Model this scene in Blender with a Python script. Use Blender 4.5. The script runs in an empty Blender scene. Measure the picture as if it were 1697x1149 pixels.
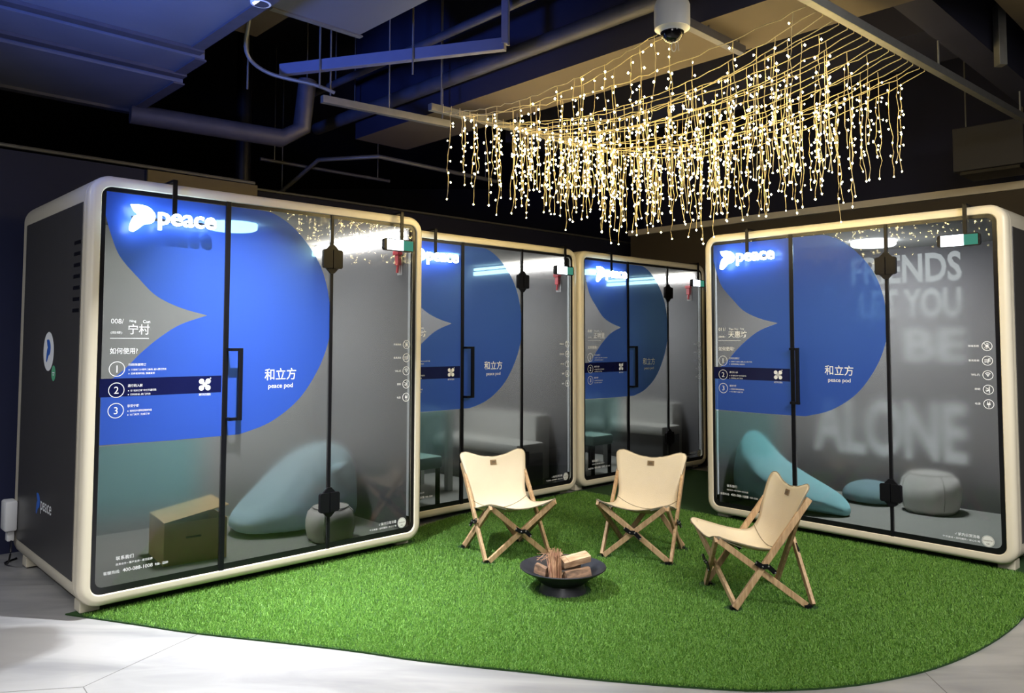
import bpy, bmesh, math, random
import numpy as np
from mathutils import Vector, Matrix
random.seed(7)
R = random.Random(11)
PI = math.pi
scene = bpy.context.scene
col = scene.collection

# ------------------------------------------------------------------ camera
PITCH, ROLL, CAM_H, FPX = .0532275, .0022392, 1.452876, 1295.51
cam_data = bpy.data.cameras.new('camera')
cam = bpy.data.objects.new('camera', cam_data); col.objects.link(cam)
cam_data.sensor_fit = 'HORIZONTAL'; cam_data.sensor_width = 36
cam_data.lens = 36 * FPX / 1697
cam_data.shift_x = 8.5604 / 1697
cam_data.shift_y = -76.8356 / 1697
cam_data.clip_start = .05
cam.matrix_world = Matrix.Translation((0, 0, CAM_H)) @ Matrix.Rotation(PI / 2 + PITCH, 4, 'X') @ Matrix.Rotation(ROLL, 4, 'Z')
scene.camera = cam

# ------------------------------------------------------------------ colour management, world, room lamps
vs = scene.view_settings
scene.display_settings.display_device = 'sRGB'
vs.view_transform = 'Standard'; vs.look = 'None'; vs.exposure = 0.0; vs.gamma = 1; vs.use_curve_mapping = False
scene.cycles.max_bounces = 10; scene.cycles.transmission_bounces = 8; scene.cycles.transparent_max_bounces = 16
scene.cycles.diffuse_bounces = 3; scene.cycles.glossy_bounces = 4
scene.cycles.caustics_reflective = False; scene.cycles.caustics_refractive = False
scene.cycles.sample_clamp_indirect = 4; scene.cycles.use_denoising = True
world = bpy.data.worlds.new('night_hall'); scene.world = world; world.use_nodes = True
world.node_tree.nodes['Background'].inputs[0].default_value = (.10, .13, .42, 1)
world.node_tree.nodes['Background'].inputs[1].default_value = .05

def area_lamp(name, loc, power, color, size, target=None, spread=None):
    d = bpy.data.lights.new(name, 'AREA'); d.energy = power; d.color = color; d.shape = 'DISK'; d.size = size
    if spread: d.spread = spread
    o = bpy.data.objects.new(name, d); col.objects.link(o); o.location = loc
    if target is not None:
        o.rotation_euler = (Vector(target) - Vector(loc)).to_track_quat('-Z', 'Y').to_euler()
    return o
# the mall's ceiling downlights behind and beside the photographer
area_lamp('hall_downlight', (-1.6, 1.7, 3.3), 76, (1, .97, .93), 1.6, (-1.35, 3.3, 0), 1.9)
area_lamp('hall_downlight', (.9, .9, 3.3), 48, (1, .97, .93), 1.4, (.7, 3.1, 0), 1.9)
area_lamp('hall_downlight', (2.7, 1.9, 3.3), 62, (1, .97, .93), 1.4, (2.7, 5.0, 1.1), 1.7)
area_lamp('hall_downlight', (-4.2, 2.6, 3.2), 26, (.92, .95, 1), .4, (-3.3, 4.6, 0), 2.0)
area_lamp('shopfront_light', (-.3, -1.4, 2.4), 40, (1, .97, .95), 1.6, (.3, 6, 1.0))

area_lamp('blue_shop_light', (-2.6, 1.2, 1.9), 38, (.10, .22, 1), .6, (-1.95, 3.3, 3.22), .95)
# ------------------------------------------------------------------ axes of the hall: a runs right-away, b runs left-away
YAW = .7615
AX, BX = (math.cos(YAW), math.sin(YAW)), (-math.sin(YAW), math.cos(YAW))
def AB(a, b, z): return Vector((a * AX[0] + b * BX[0], a * AX[1] + b * BX[1], z))

# ------------------------------------------------------------------ materials
def new_mat(name):
    m = bpy.data.materials.new(name); m.use_nodes = True
    nt = m.node_tree; nt.nodes.clear()
    out = nt.nodes.new('ShaderNodeOutputMaterial')
    return m, nt, out
def N(nt, t, **kw):
    n = nt.nodes.new(t)
    for k, v in kw.items():
        if k in n.inputs: n.inputs[k].default_value = v
        else: setattr(n, k, v)
    return n
def mat(name, color, rough=.6, metal=0, var=.12, scale=8, bump=0, bscale=60, spec=.5, coat=0):
    m, nt, out = new_mat(name)
    p = N(nt, 'ShaderNodeBsdfPrincipled'); L = nt.links
    p.inputs['Roughness'].default_value = rough; p.inputs['Metallic'].default_value = metal
    p.inputs['Specular IOR Level'].default_value = spec; p.inputs['Coat Weight'].default_value = coat
    tc = N(nt, 'ShaderNodeTexCoord'); nz = N(nt, 'ShaderNodeTexNoise', Scale=scale, Detail=4.0)
    L.new(tc.outputs['Object'], nz.inputs['Vector'])
    mx = N(nt, 'ShaderNodeMix', data_type='RGBA')
    mx.inputs[6].default_value = (*[c * (1 - var) for c in color], 1); mx.inputs[7].default_value = (*[min(1, c * (1 + var)) for c in color], 1)
    L.new(nz.outputs['Fac'], mx.inputs[0]); L.new(mx.outputs[2], p.inputs['Base Color'])
    if bump:
        n2 = N(nt, 'ShaderNodeTexNoise', Scale=bscale, Detail=3.0); L.new(tc.outputs['Object'], n2.inputs['Vector'])
        b = N(nt, 'ShaderNodeBump', Strength=bump, Distance=.01); L.new(n2.outputs['Fac'], b.inputs['Height']); L.new(b.outputs[0], p.inputs['Normal'])
    L.new(p.outputs[0], out.inputs[0])
    return m
def emit(name, color, strength):
    m, nt, out = new_mat(name)
    e = N(nt, 'ShaderNodeEmission', Color=(*color, 1), Strength=strength)
    nt.links.new(e.outputs[0], out.inputs[0]); return m

M = {}
M['cream'] = mat('cream_gloss', (.72, .66, .52), .32, var=.03, scale=3)
M['panel'] = mat('charcoal_panel', (.050, .048, .046), .38, var=.1)
M['black'] = mat('black_metal', (.004, .004, .006), .4, var=.2, spec=.25)
M['blackmat'] = mat('black_print', (.004, .004, .006), .3, var=.2)
M['band'] = mat('navy_band', (.006, .008, .05), .22, var=.2)
M['white_print'] = mat('white_print', (.86, .88, .9), .5, var=.02)
M['wall_words'] = mat('white_wall_print', (.93, .93, .92), .6, var=.01)
M['white_plastic'] = mat('white_plastic', (.74, .75, .76), .4, var=.04)
M['grey_plastic'] = mat('grey_plastic', (.5, .52, .55), .4, var=.05)
M['lining'] = mat('grey_felt_lining', (.115, .112, .118), .95, var=.12, scale=30)
M['lining_dark'] = mat('dark_plum_felt_lining', (.060, .056, .060), .95, var=.12, scale=30)
M['lining_light'] = mat('pale_felt_lining', (.25, .245, .23), .95, var=.1, scale=30)
M['lining_teal'] = mat('teal_felt_lining', (.10, .26, .24), .95, var=.1, scale=30)
M['carpet'] = mat('grey_carpet', (.2, .2, .18), .98, var=.25, scale=120, bump=.4, bscale=300)
M['wood'] = None
M['canvas'] = mat('cream_canvas', (.72, .63, .47), .9, var=.05, scale=9, bump=.25, bscale=240)
M['canvas_edge'] = mat('taupe_piping', (.26, .22, .15), .9, var=.1)
M['leather'] = mat('tan_leather_patch', (.20, .135, .065), .6, var=.15, scale=60)
M['leather_dark'] = mat('dark_print', (.06, .04, .02), .6)
M['bag_blue'] = mat('pale_blue_fabric', (.44, .63, .70), .65, var=.08, scale=6, bump=.3, bscale=12)
M['bag_cyan'] = mat('turquoise_fabric', (.36, .74, .78), .7, var=.12, scale=5, bump=.5, bscale=11)
M['bag_dark'] = mat('slate_teal_fabric', (.12, .2, .22), .85, var=.1)
M['pouf'] = mat('off_white_fabric', (.66, .63, .58), .85, var=.06, scale=12, bump=.1, bscale=40)
M['seam'] = mat('grey_seam', (.3, .29, .27), .9)
M['cardboard'] = mat('brown_cardboard', (.62, .43, .21), .85, var=.08, scale=14)
M['sofa_light'] = mat('light_grey_upholstery', (.50, .49, .45), .9, var=.06, scale=40)
M['sofa_dark'] = mat('dark_grey_upholstery', (.11, .11, .11), .9, var=.1, scale=40)
M['table'] = mat('white_laminate', (.62, .64, .62), .4, var=.03)
M['stool'] = mat('pale_green_seat', (.30, .42, .36), .8, var=.06)
M['red'] = mat('red_plastic', (.70, .03, .05), .35, var=.1)
M['steel'] = mat('galvanised_steel', (.17, .17, .165), .5, metal=.5, var=.2, scale=20)
M['darksteel'] = mat('dark_steel', (.07, .07, .09), .5, metal=.3, var=.3, scale=10)
M['paintsteel'] = mat('grey_blue_paint', (.12, .125, .19), .6, var=.15, scale=6)
M['navy'] = mat('navy_paint', (.008, .009, .030), .85, var=.3, scale=2)
M['navywall'] = mat('navy_wall_paint', (.010, .014, .052), .8, var=.25, scale=1.5)
M['olive'] = mat('olive_wall_paint', (.15, .12, .065), .85, var=.15, scale=2)
M['darkwall'] = mat('dark_taupe_wall_paint', (.055, .043, .028), .85, var=.15, scale=2)
M['brown'] = mat('taupe_ceiling_paint', (.075, .058, .042), .85, var=.12, scale=3)
M['duct'] = mat('grey_duct_sheet', (.105, .11, .135), .55, var=.2, scale=2.5)
M['batten'] = mat('pale_batten', (.55, .50, .42), .6, var=.06)
M['bowl'] = mat('black_iron', (.035, .036, .045), .36, metal=.3, var=.3, scale=20)
M['unit'] = mat('dark_unit_paint', (.016, .015, .018), .7, var=.1)
M['brown_light'] = mat('paler_taupe_paint', (.15, .115, .08), .85, var=.2, scale=3)  # lighter variant of the taupe ceiling paint, for the right soffit
M['dome'] = mat('smoked_dome', (.006, .006, .008), .05, var=.1)
M['wire'] = mat('clear_wire', (.46, .39, .22), .4, var=.05)
M['sticker'] = mat('white_sticker', (.75, .77, .74), .5, var=.06, scale=40)
M['green_dot'] = mat('green_badge', (.12, .45, .25), .5)
M['blue_print'] = mat('blue_print', (.03, .13, .55), .5)
M['bulb'] = emit('warm_led', (1, .74, .30), 92)
M['logo_light'] = emit('cool_white_sign', (.62, .84, 1), 22)
M['status_white'] = emit('status_light', (.82, .9, 1), 5)
M['status_green'] = emit('status_green', (.10, .45, .32), .55)
M['led_strip'] = emit('led_strip', (1, .97, .90), 46)
M['room_lamp'] = emit('pod_ceiling_lamp', (.92, .97, 1), 135)
M['room_lamp_bright'] = emit('pod_ceiling_lamp_bright', (.92, .97, 1), 250)
M['spot'] = emit('downlight_face', (1, .96, .95), 30)
M['white_edge'] = mat('white_gasket', (.8, .8, .8), .5, var=.02)

def wood_mat(name, c1, c2, sc=22, stretch=(1, 1, .12)):
    m, nt, out = new_mat(name); L = nt.links
    p = N(nt, 'ShaderNodeBsdfPrincipled', Roughness=.55)
    tc = N(nt, 'ShaderNodeTexCoord'); mp = N(nt, 'ShaderNodeMapping'); mp.inputs['Scale'].default_value = stretch
    nz = N(nt, 'ShaderNodeTexNoise', Scale=float(sc), Detail=6.0, Distortion=.6)
    L.new(tc.outputs['Object'], mp.inputs[0]); L.new(mp.outputs[0], nz.inputs['Vector'])
    r = N(nt, 'ShaderNodeValToRGB'); r.color_ramp.elements[0].position = .35; r.color_ramp.elements[1].position = .65
    r.color_ramp.elements[0].color = (*c1, 1); r.color_ramp.elements[1].color = (*c2, 1)
    L.new(nz.outputs['Fac'], r.inputs[0]); L.new(r.outputs[0], p.inputs['Base Color']); L.new(p.outputs[0], out.inputs[0])
    return m
M['wood'] = wood_mat('beech_wood', (.36, .22, .11), (.56, .38, .21), 60)
M['log'] = wood_mat('split_wood', (.36, .22, .13), (.66, .48, .31), 40, (.2, 1, 1))
M['bark'] = wood_mat('bark', (.09, .055, .035), (.34, .20, .12), 40, (.3, 1, 1))
M['straw'] = wood_mat('dry_straw', (.26, .12, .07), (.46, .27, .15), 60)

def floor_mat():
    m, nt, out = new_mat('pale_marble_tile'); L = nt.links
    p = N(nt, 'ShaderNodeBsdfPrincipled', Roughness=.32)
    tc = N(nt, 'ShaderNodeTexCoord'); mp = N(nt, 'ShaderNodeMapping'); mp.inputs['Rotation'].default_value = (0, 0, 1.0); mp.inputs['Scale'].default_value = (.6, 2.6, 1)
    L.new(tc.outputs['Object'], mp.inputs[0])
    n1 = N(nt, 'ShaderNodeTexNoise', Scale=2.2, Detail=8.0, Distortion=1.2); L.new(mp.outputs[0], n1.inputs['Vector'])
    r = N(nt, 'ShaderNodeValToRGB'); e = r.color_ramp.elements
    e[0].position = .3; e[0].color = (.225, .225, .23, 1); e[1].position = .66; e[1].color = (.355, .35, .345, 1)
    L.new(n1.outputs['Fac'], r.inputs[0])
    # darker patch with an uneven outline near the left edge
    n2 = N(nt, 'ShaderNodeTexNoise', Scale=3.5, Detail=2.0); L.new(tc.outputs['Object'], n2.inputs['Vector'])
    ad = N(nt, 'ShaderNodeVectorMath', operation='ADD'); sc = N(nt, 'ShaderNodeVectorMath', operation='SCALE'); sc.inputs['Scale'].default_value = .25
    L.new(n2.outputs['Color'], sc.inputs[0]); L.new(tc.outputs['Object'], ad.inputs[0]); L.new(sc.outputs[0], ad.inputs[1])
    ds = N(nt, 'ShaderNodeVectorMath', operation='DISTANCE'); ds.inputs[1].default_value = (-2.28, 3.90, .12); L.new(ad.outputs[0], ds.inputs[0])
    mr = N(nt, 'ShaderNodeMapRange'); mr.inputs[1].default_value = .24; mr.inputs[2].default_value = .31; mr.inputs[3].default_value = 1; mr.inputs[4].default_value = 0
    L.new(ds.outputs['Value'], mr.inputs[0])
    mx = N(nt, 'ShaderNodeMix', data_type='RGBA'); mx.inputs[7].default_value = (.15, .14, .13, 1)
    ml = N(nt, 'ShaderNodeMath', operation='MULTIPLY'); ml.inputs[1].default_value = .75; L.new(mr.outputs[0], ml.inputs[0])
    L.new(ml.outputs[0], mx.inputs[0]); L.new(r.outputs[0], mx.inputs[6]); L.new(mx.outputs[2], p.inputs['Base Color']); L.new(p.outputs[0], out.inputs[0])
    return m
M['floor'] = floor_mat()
M['grout'] = mat('grey_grout', (.16, .16, .15), .9)

def grass_mat():
    m, nt, out = new_mat('artificial_grass'); L = nt.links
    p = N(nt, 'ShaderNodeBsdfPrincipled', Roughness=.5)
    tc = N(nt, 'ShaderNodeTexCoord'); n1 = N(nt, 'ShaderNodeTexNoise', Scale=140.0, Detail=1.0); n2 = N(nt, 'ShaderNodeTexNoise', Scale=3.0, Detail=3.0)
    L.new(tc.outputs['Object'], n1.inputs['Vector']); L.new(tc.outputs['Object'], n2.inputs['Vector'])
    r = N(nt, 'ShaderNodeValToRGB'); e = r.color_ramp.elements
    e[0].position = .3; e[0].color = (.045, .19, .010, 1); e[1].position = .72; e[1].color = (.33, .58, .12, 1)
    L.new(n1.outputs['Fac'], r.inputs[0])
    mx = N(nt, 'ShaderNodeMix', data_type='RGBA', blend_type='MULTIPLY'); mx.inputs[0].default_value = .5
    r2 = N(nt, 'ShaderNodeValToRGB'); r2.color_ramp.elements[0].color = (.7, .8, .6, 1); r2.color_ramp.elements[1].color = (1, 1, 1, 1)
    L.new(n2.outputs['Fac'], r2.inputs[0]); L.new(r.outputs[0], mx.inputs[6]); L.new(r2.outputs[0], mx.inputs[7])
    L.new(mx.outputs[2], p.inputs['Base Color'])
    tr = N(nt, 'ShaderNodeBsdfTranslucent'); L.new(mx.outputs[2], tr.inputs[0])
    ms = N(nt, 'ShaderNodeMixShader'); ms.inputs[0].default_value = .25
    L.new(p.outputs[0], ms.inputs[1]); L.new(tr.outputs[0], ms.inputs[2]); L.new(ms.outputs[0], out.inputs[0])
    return m
M['grass'] = grass_mat()
M['turf'] = mat('turf_backing', (.012, .05, .006), .95, var=.3, scale=40)

def glass_mat():
    # glass under a graded privacy film: clear at the top and the foot, frosted in between
    m, nt, out = new_mat('frosted_glass'); L = nt.links
    tc = N(nt, 'ShaderNodeTexCoord'); sp = N(nt, 'ShaderNodeSeparateXYZ'); L.new(tc.outputs['Object'], sp.inputs[0])
    lo = N(nt, 'ShaderNodeMapRange', interpolation_type='SMOOTHERSTEP'); lo.inputs[1].default_value = .22; lo.inputs[2].default_value = .95; L.new(sp.outputs['Z'], lo.inputs[0])
    hi = N(nt, 'ShaderNodeMapRange', interpolation_type='SMOOTHERSTEP'); hi.inputs[1].default_value = 1.30; hi.inputs[2].default_value = 2.24; hi.inputs[3].default_value = 1; hi.inputs[4].default_value = 0; L.new(sp.outputs['Z'], hi.inputs[0])
    r = N(nt, 'ShaderNodeMath', operation='MULTIPLY'); L.new(lo.outputs[0], r.inputs[0]); L.new(hi.outputs[0], r.inputs[1])
    rg = N(nt, 'ShaderNodeMapRange'); rg.inputs[3].default_value = .025; rg.inputs[4].default_value = .20; L.new(r.outputs[0], rg.inputs[0])
    g = N(nt, 'ShaderNodeBsdfPrincipled', IOR=1.45); g.inputs['Base Color'].default_value = (.70, .72, .72, 1); g.inputs['Transmission Weight'].default_value = 1
    L.new(rg.outputs[0], g.inputs['Roughness'])
    d = N(nt, 'ShaderNodeBsdfDiffuse', Color=(.55, .56, .57, 1)); t = N(nt, 'ShaderNodeBsdfTranslucent', Color=(.75, .75, .75, 1))
    dt = N(nt, 'ShaderNodeMixShader'); dt.inputs[0].default_value = .5; L.new(d.outputs[0], dt.inputs[1]); L.new(t.outputs[0], dt.inputs[2])
    f = N(nt, 'ShaderNodeMath', operation='MULTIPLY'); f.inputs[1].default_value = .16; L.new(r.outputs[0], f.inputs[0])
    ms = N(nt, 'ShaderNodeMixShader'); L.new(f.outputs[0], ms.inputs[0]); L.new(g.outputs[0], ms.inputs[1]); L.new(dt.outputs[0], ms.inputs[2])
    L.new(ms.outputs[0], out.inputs[0]); return m
M['glass'] = glass_mat()

def film_mat(name, color, tint, solid, fade=None):
    m, nt, out = new_mat(name); L = nt.links
    tc = N(nt, 'ShaderNodeTexCoord')
    mp = N(nt, 'ShaderNodeMapping'); mp.inputs['Scale'].default_value = (1.2, 1, 60); L.new(tc.outputs['Object'], mp.inputs[0])
    nz = N(nt, 'ShaderNodeTexNoise', Scale=1.0, Detail=2.0); L.new(mp.outputs[0], nz.inputs['Vector'])
    bp = N(nt, 'ShaderNodeBump', Strength=.12, Distance=.004); L.new(nz.outputs['Fac'], bp.inputs['Height'])
    p = N(nt, 'ShaderNodeBsdfPrincipled', Roughness=.3); p.inputs['Base Color'].default_value = (*color, 1); L.new(bp.outputs[0], p.inputs['Normal'])
    t = N(nt, 'ShaderNodeBsdfTranslucent', Color=(*color, 1)); x = N(nt, 'ShaderNodeBsdfTransparent', Color=(*tint, 1))
    a = N(nt, 'ShaderNodeMixShader'); a.inputs[0].default_value = .42; L.new(p.outputs[0], a.inputs[1]); L.new(t.outputs[0], a.inputs[2])
    b = N(nt, 'ShaderNodeMixShader'); b.inputs[0].default_value = solid; L.new(x.outputs[0], b.inputs[1]); L.new(a.outputs[0], b.inputs[2])
    last = b
    if fade:      # the tint of the film runs out towards its right and lower border
        sp = N(nt, 'ShaderNodeSeparateXYZ'); L.new(tc.outputs['Object'], sp.inputs[0])
        fx = N(nt, 'ShaderNodeMapRange', interpolation_type='SMOOTHSTEP'); fx.inputs[1].default_value = fade[0]; fx.inputs[2].default_value = fade[1]; fx.inputs[3].default_value = 1; fx.inputs[4].default_value = 0
        fz = N(nt, 'ShaderNodeMapRange', interpolation_type='SMOOTHSTEP'); fz.inputs[1].default_value = fade[2]; fz.inputs[2].default_value = fade[3]
        L.new(sp.outputs['X'], fx.inputs[0]); L.new(sp.outputs['Z'], fz.inputs[0])
        mu = N(nt, 'ShaderNodeMath', operation='MULTIPLY'); L.new(fx.outputs[0], mu.inputs[0]); L.new(fz.outputs[0], mu.inputs[1])
        cl = N(nt, 'ShaderNodeBsdfTransparent'); c = N(nt, 'ShaderNodeMixShader'); L.new(mu.outputs[0], c.inputs[0]); L.new(cl.outputs[0], c.inputs[1]); L.new(b.outputs[0], c.inputs[2]); last = c
    L.new(last.outputs[0], out.inputs[0]); return m
M['blue_film'] = film_mat('blue_film', (.045, .13, .74), (.42, .78, 1), .80)
M['teal_film'] = film_mat('teal_film', (.20, .42, .45), (.66, .93, .94), .24, (.50, .75, .36, .64))

# ------------------------------------------------------------------ object helpers
def link(name, me, m, parent=None):
    o = bpy.data.objects.new(name, me); col.objects.link(o)
    if m is not None:
        for x in (m if isinstance(m, (list, tuple)) else [m]): me.materials.append(x)
    if parent is not None: o.parent = parent
    return o
def build(name, bm, m, parent=None, smooth=False, normals=True):
    if normals: bmesh.ops.recalc_face_normals(bm, faces=bm.faces)
    me = bpy.data.meshes.new(name); bm.to_mesh(me); bm.free()
    if smooth:
        me.polygons.foreach_set('use_smooth', [True] * len(me.polygons))
        if smooth != 'all': me.set_sharp_from_angle(angle=math.radians(40))
    return link(name, me, m, parent)
def tag(o, label=None, cat=None, group=None, kind=None):
    if label: o['label'] = label
    if cat: o['category'] = cat
    if group: o['group'] = group
    if kind: o['kind'] = kind
    return o
def thing(name, label, cat, loc=(0, 0, 0), rz=0, group=None):
    o = bpy.data.objects.new(name, None); col.objects.link(o); o.empty_display_size = .1
    o.location = loc; o.rotation_euler = (0, 0, rz)
    return tag(o, label, cat, group)
def BM(): return bmesh.new()
def box(bm, x0, x1, y0, y1, z0, z1, mtx=None, bev=0, mi=0):
    vs_ = [Vector((x, y, z)) for x in (x0, x1) for y in (y0, y1) for z in (z0, z1)]
    if mtx is not None: vs_ = [mtx @ v for v in vs_]
    v = [bm.verts.new(c) for c in vs_]
    fs = [bm.faces.new([v[i] for i in f]) for f in ((0, 1, 3, 2), (4, 6, 7, 5), (0, 4, 5, 1), (2, 3, 7, 6), (0, 2, 6, 4), (1, 5, 7, 3))]
    for f in fs: f.material_index = mi
    if bev:
        es = list({e for f in fs for e in f.edges})
        bmesh.ops.bevel(bm, geom=es, offset=bev, segments=2, affect='EDGES', profile=.5)
    return bm
ABM = Matrix.Rotation(YAW, 4, 'Z')
def box_ab(bm, a0, a1, b0, b1, z0, z1, bev=0): return box(bm, a0, a1, b0, b1, z0, z1, ABM, bev)
def bar(bm, p, q, w, h, up=(0, 0, 1), bev=.003):
    p, q = Vector(p), Vector(q); d = (q - p); ln = d.length; d.normalize()
    s = d.cross(Vector(up))
    if s.length < 1e-4: s = d.cross(Vector((1, 0, 0)))
    s.normalize(); u = s.cross(d)
    m = Matrix(((s.x, d.x, u.x, p.x), (s.y, d.y, u.y, p.y), (s.z, d.z, u.z, p.z), (0, 0, 0, 1)))
    return box(bm, -w / 2, w / 2, 0, ln, -h / 2, h / 2, m, bev)
def tube(bm, pts, r, n=8, cap=True):
    pts = [Vector(p) for p in pts]; rings = []
    ref = Vector((0, 0, 1))
    for i, p in enumerate(pts):
        d = (pts[min(i + 1, len(pts) - 1)] - pts[max(i - 1, 0)]).normalized()
        s = d.cross(ref)
        if s.length < .05: s = d.cross(Vector((1, 0, 0)))
        s.normalize(); u = s.cross(d); rr = r[i] if isinstance(r, (list, tuple)) else r
        rings.append([bm.verts.new(p + s * (math.cos(2 * PI * k / n) * rr) + u * (math.sin(2 * PI * k / n) * rr)) for k in range(n)])
    for A, B in zip(rings, rings[1:]):
        for k in range(n): bm.faces.new((A[k], A[(k + 1) % n], B[(k + 1) % n], B[k]))
    if cap: bm.faces.new(rings[0][::-1]); bm.faces.new(rings[-1])
    return bm
def lathe(bm, prof, n=40, c=(0, 0, 0), mi=0):
    rings = []
    for r, z in prof:
        if r < 1e-6: rings.append([bm.verts.new((c[0], c[1], c[2] + z))])
        else: rings.append([bm.verts.new((c[0] + r * math.cos(2 * PI * k / n), c[1] + r * math.sin(2 * PI * k / n), c[2] + z)) for k in range(n)])
    for A, B in zip(rings, rings[1:]):
        for k in range(n):
            k2 = (k + 1) % n
            if len(A) == 1 and len(B) == 1: continue
            f = bm.faces.new((A[0], B[k2], B[k]) if len(A) == 1 else ((A[k], A[k2], B[0]) if len(B) == 1 else (A[k], A[k2], B[k2], B[k])))
            f.material_index = mi
    return bm
def rrect(x0, x1, z0, z1, r, n=8):
    pts = []
    for cx_, cz_, a0 in ((x1 - r, z1 - r, 0), (x0 + r, z1 - r, PI / 2), (x0 + r, z0 + r, PI), (x1 - r, z0 + r, 1.5 * PI)):
        for k in range(n + 1):
            a = a0 + PI / 2 * k / n; pts.append((cx_ + r * math.cos(a), cz_ + r * math.sin(a)))
    return pts
def loft(bm, loops, closed=True):
    vl = [[bm.verts.new(p) for p in l] for l in loops]
    for A, B in zip(vl, vl[1:]):
        n = len(A)
        for k in range(n if closed else n - 1): bm.faces.new((A[k], A[(k + 1) % n], B[(k + 1) % n], B[k]))
    return vl
def flat(bm, pts, y, mi=0):            # polygon in the x/z plane, facing -y
    f = bm.faces.new([bm.verts.new((p[0], y, p[1])) for p in pts]); f.material_index = mi; return f
def ring(bm, outer, inner, y):
    o = [bm.verts.new((p[0], y, p[1])) for p in outer]; i = [bm.verts.new((p[0], y, p[1])) for p in inner]
    for k in range(len(o)): bm.faces.new((o[k], o[(k + 1) % len(o)], i[(k + 1) % len(o)], i[k]))
def spline(pts, n=8, closed=False):
    P = [Vector(p) for p in pts]; out = []; m = len(P)
    for i in range(m if closed else m - 1):
        p0 = P[(i - 1) % m] if closed or i > 0 else P[0]; p1 = P[i]; p2 = P[(i + 1) % m]; p3 = P[(i + 2) % m] if closed or i + 2 < m else P[-1]
        for k in range(n):
            t = k / n
            out.append(.5 * ((2 * p1) + (p2 - p0) * t + (2 * p0 - 5 * p1 + 4 * p2 - p3) * t * t + (3 * p1 - p0 - 3 * p2 + p3) * t ** 3))
    if not closed: out.append(P[-1])
    return out
_font_cache = {}
def glyphs(s, extrude=0, bold=0):
    key = (s, extrude, bold)
    if key not in _font_cache:
        c = bpy.data.curves.new('lettering_source', 'FONT'); c.body = s; c.size = 1; c.resolution_u = 3; c.extrude = extrude; c.offset = bold
        o = bpy.data.objects.new('lettering_source', c); col.objects.link(o)
        dg = bpy.context.evaluated_depsgraph_get(); dg.update()
        me = bpy.data.meshes.new_from_object(o.evaluated_get(dg))
        co = [v.co.copy() for v in me.vertices]; fs = [tuple(p.vertices) for p in me.polygons]
        bpy.data.objects.remove(o); bpy.data.curves.remove(c); bpy.data.meshes.remove(me)
        xs = [v.x for v in co] or [0]; ys = [v.y for v in co] or [0]
        _font_cache[key] = (co, fs, min(xs), max(xs), min(ys), max(ys))
    return _font_cache[key]
def text(bm, s, x, z, h=None, w=None, y=0, bold=.004, align='L', mi=0, depth=0, stretch=True):
    """lettering whose box starts at x (or is centred / ends there) with its foot at z, h tall and w wide"""
    co, fs, x0, x1, y0, y1 = glyphs(s, .5 if depth else 0, bold)
    if not fs: return
    sy = h / (y1 - y0) if h else w / (x1 - x0)
    sx = w / (x1 - x0) if (w and stretch) else sy
    W_ = (x1 - x0) * sx; off = x - (W_ / 2 if align == 'C' else W_ if align == 'R' else 0)
    v = [bm.verts.new((off + (c.x - x0) * sx, y - c.z * depth, z + (c.y - y0) * sy)) for c in co]
    for f in fs:
        try: bm.faces.new([v[i] for i in f]).material_index = mi
        except ValueError: pass
def circle_line(bm, cx_, cz_, r, t, y, n=28):
    ring(bm, [(cx_ + r * math.cos(2 * PI * k / n), cz_ + r * math.sin(2 * PI * k / n)) for k in range(n)],
         [(cx_ + (r - t) * math.cos(2 * PI * k / n), cz_ + (r - t) * math.sin(2 * PI * k / n)) for k in range(n)], y)
def rect(bm, x0, x1, z0, z1, y): flat(bm, [(x0, z0), (x1, z0), (x1, z1), (x0, z1)], y)
def disc(bm, x, z, r, y, n=28): flat(bm, [(x + r * math.cos(2 * PI * k / n), z + r * math.sin(2 * PI * k / n)) for k in range(n)], y)
def line(bm, x0, z0, x1, z1, t, y):
    d = Vector((x1 - x0, z1 - z0)).normalized(); nx, nz_ = -d.y * t / 2, d.x * t / 2
    flat(bm, [(x0 + nx, z0 + nz_), (x1 + nx, z1 + nz_), (x1 - nx, z1 - nz_), (x0 - nx, z0 - nz_)], y)

# ------------------------------------------------------------------ the hall
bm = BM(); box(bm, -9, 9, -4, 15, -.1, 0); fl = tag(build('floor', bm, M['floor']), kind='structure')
bm = BM()
for p, q in (((-1.99 - 1.2, 3.33 - .2, 0), (-1.776, 3.367, 0)), ((-1.776, 3.367, 0), (-1.40, 4.27, 0)), ((-1.776, 3.367, 0), (-1.40, 2.9, 0)), ((1.86, 3.66, 0), (1.75, 2.4, 0)), ((-4.4, 4.6, 0), (-2.7, 4.75, 0))):
    bar(bm, p, q, .004, .0012, bev=0)
tag(build('tile_seam', bm, M['grout'], fl), 'thin grey seam between floor tiles')
bm = BM(); box(bm, -9, 9, -4, 15, 4.4, 4.5); tag(build('ceiling', bm, M['navy']), kind='structure')
for nm, b_ in (('wall_outer_left', (-9.1, -9, -4, 15)), ('wall_outer_right', (9, 9.1, -4, 15)), ('wall_outer_back', (-9, 9, 15, 15.1)), ('wall_outer_front', (-9, 9, -4.1, -4))):
    bm = BM(); box(bm, *b_, 0, 4.4); tag(build(nm, bm, M['navy']), kind='structure')
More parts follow.
